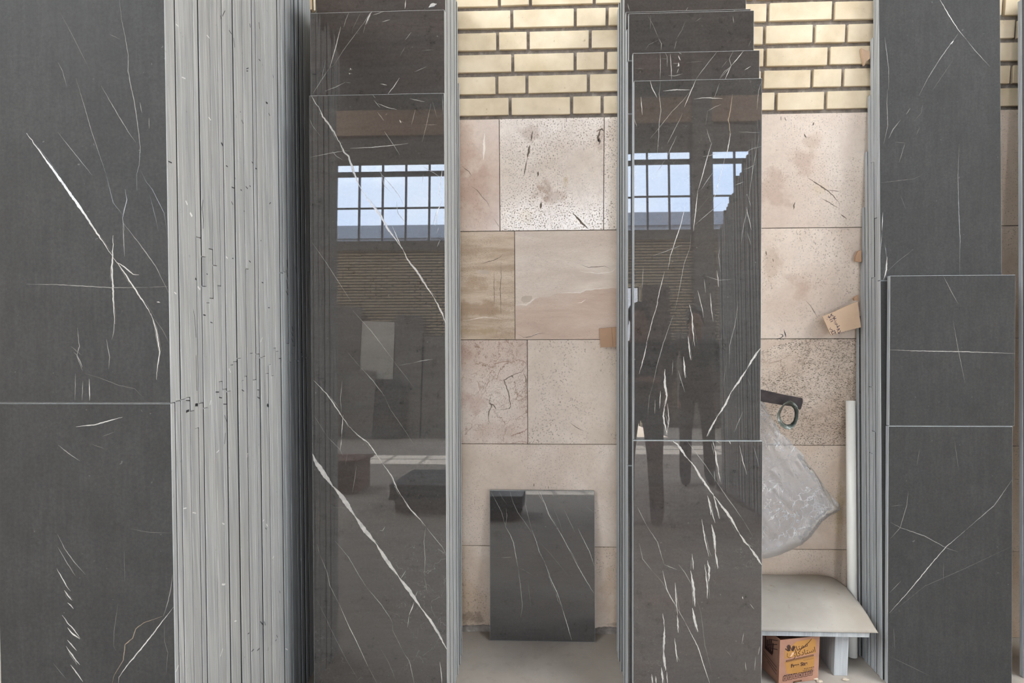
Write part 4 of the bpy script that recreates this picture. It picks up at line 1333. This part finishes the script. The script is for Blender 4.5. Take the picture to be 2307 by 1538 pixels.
# printed glove carton under the bench
def carton():
    root = thing('carton', 'small printed orange brown carton standing under the stone bench', 'box', (.783, -.338, 0))
    A = Vector((.783, -.338, 0)); Bv = Vector((.928, -.303, 0)); ex = (Bv-A).normalized(); n = Vector((ex.y, -ex.x, 0)); W_ = .148; D_ = .118; H_ = .162
    body = M('printed board side'); nn = body.noise(14, 4); body.col(body.ramp(nn, (.3, (.33, .17, .115)), (.7, (.40, .215, .145)))); body.rough(.6)
    ORG = plain('ochre print', (.42, .21, .055), .6); BRN = plain('dark brown print', (.045, .018, .014), .6); BLK = plain('shadowy inside', (.05, .03, .02), .9)
    MID = plain('brown print', (.15, .07, .035), .6); PL = plain('pale print', (.66, .42, .28), .6)
    bm = bmesh.new(); t = .003
    def P(u, d, z): return A+ex*u-n*d+Vector((0, 0, z))
    def wallq(u0, u1, d0, d1, z0, z1): hexa(bm, [P(u0, d0, z0), P(u1, d0, z0), P(u1, d1, z0), P(u0, d1, z0), P(u0, d0, z1), P(u1, d0, z1), P(u1, d1, z1), P(u0, d1, z1)])
    wallq(0, W_, 0, t, .001, H_-.004); wallq(0, W_, D_-t, D_, .001, H_-.006); wallq(0, t, t, D_-t, .001, H_-.004); wallq(W_-t, W_, t, D_-t, .001, H_-.003); wallq(t, W_-t, t, D_-t, .001, .004)
    # a loose flap lying inside the open top
    hexa(bm, [P(.01, t, H_-.012), P(W_-.01, t, H_-.010), P(W_-.012, .055, H_-.030), P(.012, .055, H_-.030), P(.01, t, H_-.010), P(W_-.01, t, H_-.008), P(W_-.012, .055, H_-.028), P(.012, .055, H_-.028)])
    bmesh.ops.recalc_face_normals(bm, faces=bm.faces)
    finish(bm, 'carton_body', body.m, root, A)
    # print: coordinates u (0..1 across), v (0..1 up) on the front panel, lifted a hair
    bm = bmesh.new()
    def FP(u, v, l=.0004): return A+ex*(u*W_)+Vector((0, 0, .001+v*(H_-.005)))+n*l
    def poly(q, mi, l):
        f = bm.faces.new([bm.verts.new(FP(u, v, l)) for u, v in q]); f.material_index = mi; f.normal_update()
        if f.normal.dot(n) < 0: f.normal_flip()
        return f
    def rect(u0, u1, v0, v1, mi, l=.0006): poly([(u0, v0), (u1, v0), (u1, v1), (u0, v1)], mi, l)
    def line(q, w, mi, l=.0007): ribbon(bm, [FP(u, v, 0) for u, v in q], w, n, mi, jit=.05, taper=False, lift=l, sub=.003)
    # ochre panels
    poly([(.13, .57), (.92, .62), (.90, .90), (.84, .955), (.40, .93), (.32, .86), (.18, .82), (.13, .74)], 0, .0003)
    poly([(.13, .50), (.90, .55), (.88, .33), (.80, .24), (.45, .20), (.20, .23)], 0, .0003)
    # glove pair emblem: two open hands above a folded cloth diamond
    def hand(cu, cv, s, tilt):
        def R(a, b): ca, sa = math.cos(tilt), math.sin(tilt); return (cu+(a*ca-b*sa)*s, cv+(a*sa+b*ca)*s)
        poly([R(-.45, -.9), R(.40, -.9), R(.52, .1), R(-.55, .1)], 1, .0006)
        for a, ln in ((-.45, .85), (-.16, 1.1), (.13, 1.05), (.40, .75)): line([R(a, 0), R(a*1.25, ln)], .0034*s/.075, 1)
        line([R(-.45, -.6), R(-1.0, -.05), R(-1.15, .2)], .0036*s/.075, 1)
    hand(.225, .80, .075, .12); hand(.335, .78, .062, -.35)
    line([(.19, .70), (.185, .62), (.26, .575), (.36, .68)], .0012, 1); line([(.26, .60), (.31, .68), (.36, .70)], .0014, 5); poly([(.26, .60), (.31, .61), (.36, .68), (.31, .70)], 5, .0008)
    # title bar, small print, pictogram row
    line([(.16, .515), (.86, .575)], .0062, 2)
    for k in range(24):
        u = .20+k*.027; line([(u, .515+.0857*(u-.16)), (u+.012, .52+.0857*(u-.16))], .0012, 0, .0012)
    for k in range(34):
        u = .14+k*.0215; v = .482+.07*(u-.14); line([(u, v), (u+.013, v+.001)], .0011, 2)
    for k in range(16):
        u = .60+k*.0165; line([(u, .485+.07*(u-.6)), (u+.011, .486+.07*(u-.6))], .0012, 1)
    for k in range(6):
        u0 = .105+k*.128; v0 = .075+k*.010; u1 = u0+.098; v1 = v0+.105
        for q in ([(u0, v0), (u1, v0)], [(u1, v0), (u1, v1)], [(u1, v1), (u0, v1)], [(u0, v1), (u0, v0)]): line(q, .0016, 1)
    def pg(k, q, w=.0016):
        u0 = .105+k*.128; v0 = .075+k*.010; line([(u0+a*.098, v0+b*.105) for a, b in q], w, 1)
    pg(0, [(.3, .2), (.4, .8), (.6, .5), (.7, .8)]); pg(0, [(.3, .5), (.75, .25)])
    pg(1, [(.35, .2), (.35, .8)], .0022); pg(1, [(.6, .3), (.65, .8)], .0015)
    pg(2, [(.25, .3), (.75, .35), (.6, .7), (.3, .75)]); pg(2, [(.4, .5), (.7, .55)])
    pg(3, [(.2, .8), (.8, .2)], .0022); pg(3, [(.3, .25), (.45, .6), (.7, .75)], .0024)
    pg(4, [(.25, .7), (.75, .72)]); pg(4, [(.5, .2), (.5, .7)]); pg(4, [(.3, .3), (.7, .32), (.7, .5)])
    pg(5, [(.3, .3), (.7, .3), (.7, .7), (.3, .7), (.3, .3)]); pg(5, [(.45, .5), (.55, .5)], .0022)
    line([(.36, .018), (.58, .030)], .0052, 1); line([(.40, .022), (.54, .029)], .001, 0, .0012)
    # side panel print
    def SP(d, v): return A-n*(d*D_)+Vector((0, 0, .001+v*(H_-.005)))
    def sline(q, w, mi=1): ribbon(bm, [SP(d, v) for d, v in q], w, -ex, mi, jit=.1, taper=False, lift=.0006, sub=.003)
    for q in ([(.1, .95), (.55, .80)], [(.12, .86), (.6, .65)], [(.1, .75), (.5, .62)], [(.12, .34), (.8, .42)], [(.12, .26), (.8, .36)], [(.12, .18), (.6, .28)]): sline(q, .0022)
    for k in range(5): sline([(.35+k*.09, .55), (.33+k*.1, .80+.04*math.sin(k*1.6))], .0075)
    sline([(.35, .55), (.75, .55)], .014)
    # lettering as real glyphs
    def text(s, u, v, size, rot=.06, mat=BRN, font=None, bold=.0, sx=1):
        cu = bpy.data.curves.new('print_text', 'FONT'); cu.body = s; cu.size = size; cu.align_x = 'CENTER'; cu.align_y = 'CENTER'; cu.offset = bold
        o = bpy.data.objects.new('print_text', cu); C.objects.link(o)
        bpy.context.view_layer.update()
        me = bpy.data.meshes.new_from_object(o.evaluated_get(bpy.context.evaluated_depsgraph_get())); bpy.data.objects.remove(o)
        me.transform(Matrix.Rotation(rot, 4, 'Z') @ Matrix.Diagonal((sx, 1, 1, 1)))
        mtx = Matrix((ex, Vector((0, 0, 1)), n)).transposed().to_4x4(); me.transform(mtx)
        me.materials.clear(); me.materials.append(mat)
        q = bpy.data.objects.new('print_text', me); C.objects.link(q); q.parent = root; q.location = FP(u, v, .0009)-root.location
        return q
    text('Free Size', .50, .40, .0170, .05, BRN, bold=.0006)
    # Persian words in presentation forms, already in visual (left to right) order
    def fa(codes): return ''.join(chr(c) for c in codes)
    text(fa([0xFEAF, 0xFE8E, 0xFE98, 0xFEE4, 0xFEE3]), .52, .80, .026, .30)                 # momtaz
    text(fa([0xFEAD, 0xFE8E, 0xFEDB, 0xFEA9, 0xFE8E, 0xFE98, 0xFEB3, 0x0627]), .62, .665, .026, .14)      # ostadkar
    line([(.50, .72), (.60, .80), (.72, .88), (.79, .955)], .0020, 1, .001)
    for (u0, u1, v) in ((.63, .88, .285), (.60, .88, .245), (.56, .88, .205), (.13, .44, .215)):
        uu = u0
        while uu < u1:
            ln = random.uniform(.012, .04); line([(uu, v+.05*(uu-.5)), (min(u1, uu+ln), v+.05*(uu-.5)+random.uniform(-.003, .004))], .0026, 1); uu += ln+.012
    finish(bm, 'carton_print', [ORG, BRN, MID, body.m, BLK, PL], root, A)
carton()
# crumbs on the floor beside the carton
for i, (u, v) in enumerate(pts('1838,1528 1846,1534 1905,1530')):
    p = on_z(u, v, .004); bm = bmesh.new(); bmesh.ops.create_icosphere(bm, subdivisions=2, radius=.007)
    for q in bm.verts: q.co = Vector((q.co.x*1.5, q.co.y, q.co.z*.5))*(1+.4*noise.noise(q.co*200+Vector((i, 0, 0))))+p
    tag(finish(bm, 'paper_scrap', plain('dusty scrap', (.55, .46, .36), .8), None, p), ['dusty paper crumb at the right foot of the printed carton', 'second tiny crumb on the floor just right of the printed carton', 'flat pale scrap on the floor under the bench leg'][i], 'scrap')

# ------------------------------------------------------------------ what stands behind the camera and shows in the polished slabs
# stepped pile of tall slabs in a steel frame, right of the camera
for k in range(34):
    y = -4.62+.04*k
    top = 2.34+.62*(k/33)**.8+(.06 if k % 5 == 0 else 0)-(.03 if k % 3 == 1 else 0)
    bm = bmesh.new(); box(bm, 1.60+rs.uniform(-.004, .004), 2.02, y, y+.034, .04, top, bev=.0015)
    for f in bm.faces: f.material_index = 1 if abs(f.normal.y) < .7 else 0
    tag(finish(bm, 'marble_slab', [HON, EDGE], None, (1.8, y, .04)), 'tall slab in the stepped pile mirrored at the right of the third stack', 'stone slab', 'stepped pile of tall slabs mirrored in the third stack', 'thing')
rk = thing('slab_rack', 'steel rack carrying the stepped pile of tall slabs', 'rack', (1.8, -3.9, 0))
bm = bmesh.new(); box(bm, 1.62, 1.68, -4.9, -3.0, 0, .04); box(bm, 1.94, 2.0, -4.9, -3.0, 0, .04); finish(bm, 'base_rail', STEEL, rk, (1.62, -4.9, 0))
bm = bmesh.new(); box(bm, 1.62, 1.68, -3.16, -3.10, .04, 3.1); box(bm, 1.94, 2.0, -3.16, -3.10, .04, 3.1); box(bm, 1.62, 2.0, -3.15, -3.11, 2.6, 2.66); finish(bm, 'upright', STEEL, rk, (1.62, -3.1, 0))
# slabs leaning on the far wall
GS = plain('grey stone face', (.17, .16, .15), .5, var=.25, nsc=2); WS = plain('pale stone face', (.58, .56, .52), .5, var=.12, nsc=2); DS_ = plain('dark stone face', (.055, .05, .047), .5, var=.3, nsc=2)
far = [(-4.05, -3.45, 1.38, GS, 'short grey slab standing in front of the pale one at the far wall'), (-3.44, -2.9, 1.2, DS_, 'short dark slab standing in front of the pale one at the far wall'), (-4.7, -3.85, 2.75, GS, 'grey slab leaning on the far wall left of the pale one'), (-3.84, -3.14, 2.42, WS, 'pale slab leaning on the far wall, mirrored in the second stack'),
       (-3.12, -2.55, 2.55, GS, 'grey slab on the far wall right of the pale one'), (-2.52, -1.95, 2.1, GS, 'short grey slab leaning under the far windows'),
       (-1.9, -1.15, 1.7, DS_, 'dark short slab leaning by the far gate post'), (2.72, 3.3, 1.95, GS, 'grey slab leaning beside the far gate'), (3.35, 4.4, 1.6, DS_, 'dark slab leaning on the far column'),
       (-6.1, -4.8, 2.6, DS_, 'wide dark slab at the left of the far wall')]
for x0, x1, h, mt, lab in far:
    fo = .30 if h < 1.45 else 0
    bm = bmesh.new(); hexa(bm, [(x0, FARY+.45, .002), (x1, FARY+.45, .002), (x1, FARY+.40, .002), (x0, FARY+.40, .002), (x0, FARY+.19, h), (x1, FARY+.19, h*.99), (x1, FARY+.14, h*.99), (x0, FARY+.14, h)])
    for v in bm.verts: v.co.y += fo
    tag(finish(bm, 'marble_slab', mt, None, ((x0+x1)/2, FARY+.4, 0)), lab, 'stone slab', None, 'thing')
# pallet with a low pile of dark slabs, mid floor
pal = thing('pallet', 'wooden pallet under a low pile of dark slabs, mirrored in the second stack', 'pallet', (-.75, -4.6, 0))
WOOD = plain('grey brown wood', (.20, .13, .085), .8)
for i in range(3): bm = bmesh.new(); box(bm, -1.25, -.25, -5.1+i*.42, -5.02+i*.42, .0, .09); finish(bm, 'bearer', WOOD, pal, (-1.25, -5.1+i*.42, 0))
for i in range(6): bm = bmesh.new(); box(bm, -1.25+i*.17, -1.15+i*.17, -5.12, -4.14, .09, .11); finish(bm, 'deck_board', WOOD, pal, (-1.25+i*.17, -5.1, .09))
for i in range(6):
    bm = bmesh.new(); box(bm, -1.28+rs.uniform(-.01, .01), -.22, -5.15, -4.1, .111+i*.0215, .131+i*.0215, bev=.001)
    tag(finish(bm, 'marble_slab', [HON], None, (-.75, -4.6, .11+i*.0215)), nth(i+1)+' slab from the bottom of the flat pile on the wooden pallet', 'stone slab', 'slabs lying flat on the pallet', 'thing')
crate = thing('wooden_crate', 'brown wooden crate on the floor left of the pallet', 'crate', (-2.2, -5.4, 0))
for (nm, a) in (('crate_body', (-2.55, -1.85, -5.7, -5.1, 0, .30)), ('crate_lid', (-2.58, -1.82, -5.73, -5.07, .30, .33))):
    bm = bmesh.new(); box(bm, *a, bev=.01); finish(bm, nm, plain(nm, (.17, .085, .05), .7), crate, (a[0], a[2], a[4]))

# two people standing behind the camera, seen only mirrored
SKIN = plain('skin', (.42, .22, .14), .5, var=.05); HAIR = plain('dark hair', (.015, .012, .010), .5); JKT = plain('black jacket', (.018, .018, .020), .7); TRS = plain('dark trousers', (.03, .03, .035), .8)
def person(x, y, rot, h, label, arm):
    root = thing('person', label, 'person', (x, y, 0)); s = h/1.75; R_ = Matrix.Rotation(rot, 3, 'Z')
    J = dict(pel=(0, 0, .95), wai=(0, 0, 1.08), che=(0, .01, 1.30), nek=(0, 0, 1.47), hed=(0, -.02, 1.60), crn=(0, -.01, 1.72))
    rad = dict(pel=(.155, .115), wai=(.14, .105), che=(.165, .115), nek=(.055, .058), hed=(.076, .092), crn=(.05, .06))
    E_ = [('pel', 'wai'), ('wai', 'che'), ('che', 'nek'), ('nek', 'hed'), ('hed', 'crn')]
    for sd, q in ((-1, 'l'), (1, 'r')):
        J.update({q+'hip': (sd*.10, 0, .88), q+'kne': (sd*.11, -.02, .50), q+'ank': (sd*.12, .02, .09), q+'toe': (sd*.13, -.16, .04), q+'sho': (sd*.19, .01, 1.40)})
        rad.update({q+'hip': (.095, .10), q+'kne': (.062, .066), q+'ank': (.055, .06), q+'toe': (.055, .05), q+'sho': (.065, .07), q+'elb': (.044, .046), q+'wri': (.028, .034), q+'hnd': (.03, .045)})
        a = arm[q]; J.update({q+'elb': a[0], q+'wri': a[1], q+'hnd': a[2]})
        E_ += [('pel', q+'hip'), (q+'hip', q+'kne'), (q+'kne', q+'ank'), (q+'ank', q+'toe'), ('che', q+'sho'), (q+'sho', q+'elb'), (q+'elb', q+'wri'), (q+'wri', q+'hnd')]
    ks = list(J); me = bpy.data.meshes.new('body'); me.from_pydata([R_ @ Vector(J[k])*s for k in ks], [(ks.index(a), ks.index(b)) for a, b in E_], [])
    o = bpy.data.objects.new('body', me); C.objects.link(o); o.parent = root
    md = o.modifiers.new('skin', 'SKIN'); md.use_smooth_shade = True
    for i, k in enumerate(ks): me.skin_vertices[0].data[i].radius = (rad[k][0]*s, rad[k][1]*s)
    me.skin_vertices[0].data[0].use_root = True
    sb = o.modifiers.new('sub', 'SUBSURF'); sb.levels = 2; sb.render_levels = 2
    bpy.context.view_layer.update()
    m2 = bpy.data.meshes.new_from_object(o.evaluated_get(bpy.context.evaluated_depsgraph_get())); o.modifiers.clear(); o.data = m2
    m2.materials.clear()
    for mt in (JKT, TRS, SKIN): m2.materials.append(mt)
    for p in m2.polygons:
        c = R_.inverted() @ p.center/s; near = min((c-Vector(J[q+'hnd'])).length for q in 'lr')
        p.material_index = 2 if c.z > 1.45 and abs(c.x) < .12 or near < .12 else (1 if c.z < .93 and near > .15 else 0); p.use_smooth = True
    bm = bmesh.new(); bmesh.ops.create_uvsphere(bm, u_segments=28, v_segments=18, radius=1)
    for v in bm.verts: v.co = R_ @ Vector((v.co.x*.088, v.co.y*.105+.012, v.co.z*.10+1.665))*s
    bmesh.ops.delete(bm, geom=[v for v in bm.verts if (R_.inverted() @ v.co/s).y < -.055 and (R_.inverted() @ v.co/s).z < 1.70 or (R_.inverted() @ v.co/s).z < 1.59], context='VERTS')
    hr = finish(bm, 'hair', HAIR, root, (0, 0, 0), smooth=True); hr.location = (0, 0, 0)
    for (nm, c, r_, mt) in (('nose', (0, -.112, 1.585), (.013, .018, .022), SKIN), ('ear', (-.083, -.01, 1.60), (.01, .018, .03), SKIN), ('ear', (.083, -.01, 1.60), (.01, .018, .03), SKIN), ('eye', (-.03, -.098, 1.615), (.012, .008, .006), HAIR), ('eye', (.03, -.098, 1.615), (.012, .008, .006), HAIR), ('mouth', (0, -.103, 1.545), (.024, .007, .006), RUST)):
        bm = bmesh.new(); bmesh.ops.create_uvsphere(bm, u_segments=14, v_segments=10, radius=1)
        for v in bm.verts: v.co = R_ @ Vector((v.co.x*r_[0]+c[0], v.co.y*r_[1]+c[1], v.co.z*r_[2]+c[2]))*s
        q = finish(bm, nm, mt, root, (0, 0, 0), smooth=True); q.location = (0, 0, 0)
    for q in 'lr':          # five bent fingers per hand
        hp, wp = Vector(J[q+'hnd']), Vector(J[q+'wri']); d = (hp-wp).normalized(); a = d.cross(Vector((0, 0, 1))); a = a.normalized() if a.length > .1 else Vector((1, 0, 0)); b = d.cross(a)
        bm = bmesh.new()
        for k, (off, ln) in enumerate(((-.03, .055), (-.01, .068), (.01, .064), (.03, .05), (-.045, .045))):
            st_ = hp+a*off+d*(.02 if k < 4 else -.03); dirn = d if k < 4 else (d-a*.9).normalized()
            P_ = [st_, st_+dirn*ln*.5+b*.004, st_+dirn*ln*.9+b*.022]
            for u, w_, r0 in ((P_[0], P_[1], .0095), (P_[1], P_[2], .0085)):
                mt4 = Matrix.Translation(R_ @ ((u+w_)/2)*s) @ ((R_ @ (w_-u)).to_track_quat('Z', 'Y').to_matrix().to_4x4())
                bmesh.ops.create_cone(bm, segments=8, radius1=r0*s, radius2=r0*.85*s, depth=(w_-u).length*1.25*s, matrix=mt4, cap_ends=True)
        q_ = finish(bm, 'fingers', SKIN, root, (0, 0, 0), smooth=True); q_.location = (0, 0, 0)
    return root
hang = {'l': ((-.27, .02, 1.12), (-.28, -.03, .88), (-.28, -.06, .80)), 'r': ((.27, .02, 1.12), (.28, -.03, .88), (.28, -.06, .80))}
hold = {'l': ((-.26, -.02, 1.15), (-.14, -.22, 1.12), (-.08, -.28, 1.14)), 'r': ((.26, -.02, 1.15), (.16, -.22, 1.10), (.10, -.28, 1.12))}
person(.70, -3.35, math.pi+.25, 1.60, 'person in black jacket standing at the left, mirrored in the third stack', hold)
person(1.50, -5.15, math.pi+.1, 1.74, 'person in black jacket further back, mirrored beside the stepped pile', hang)
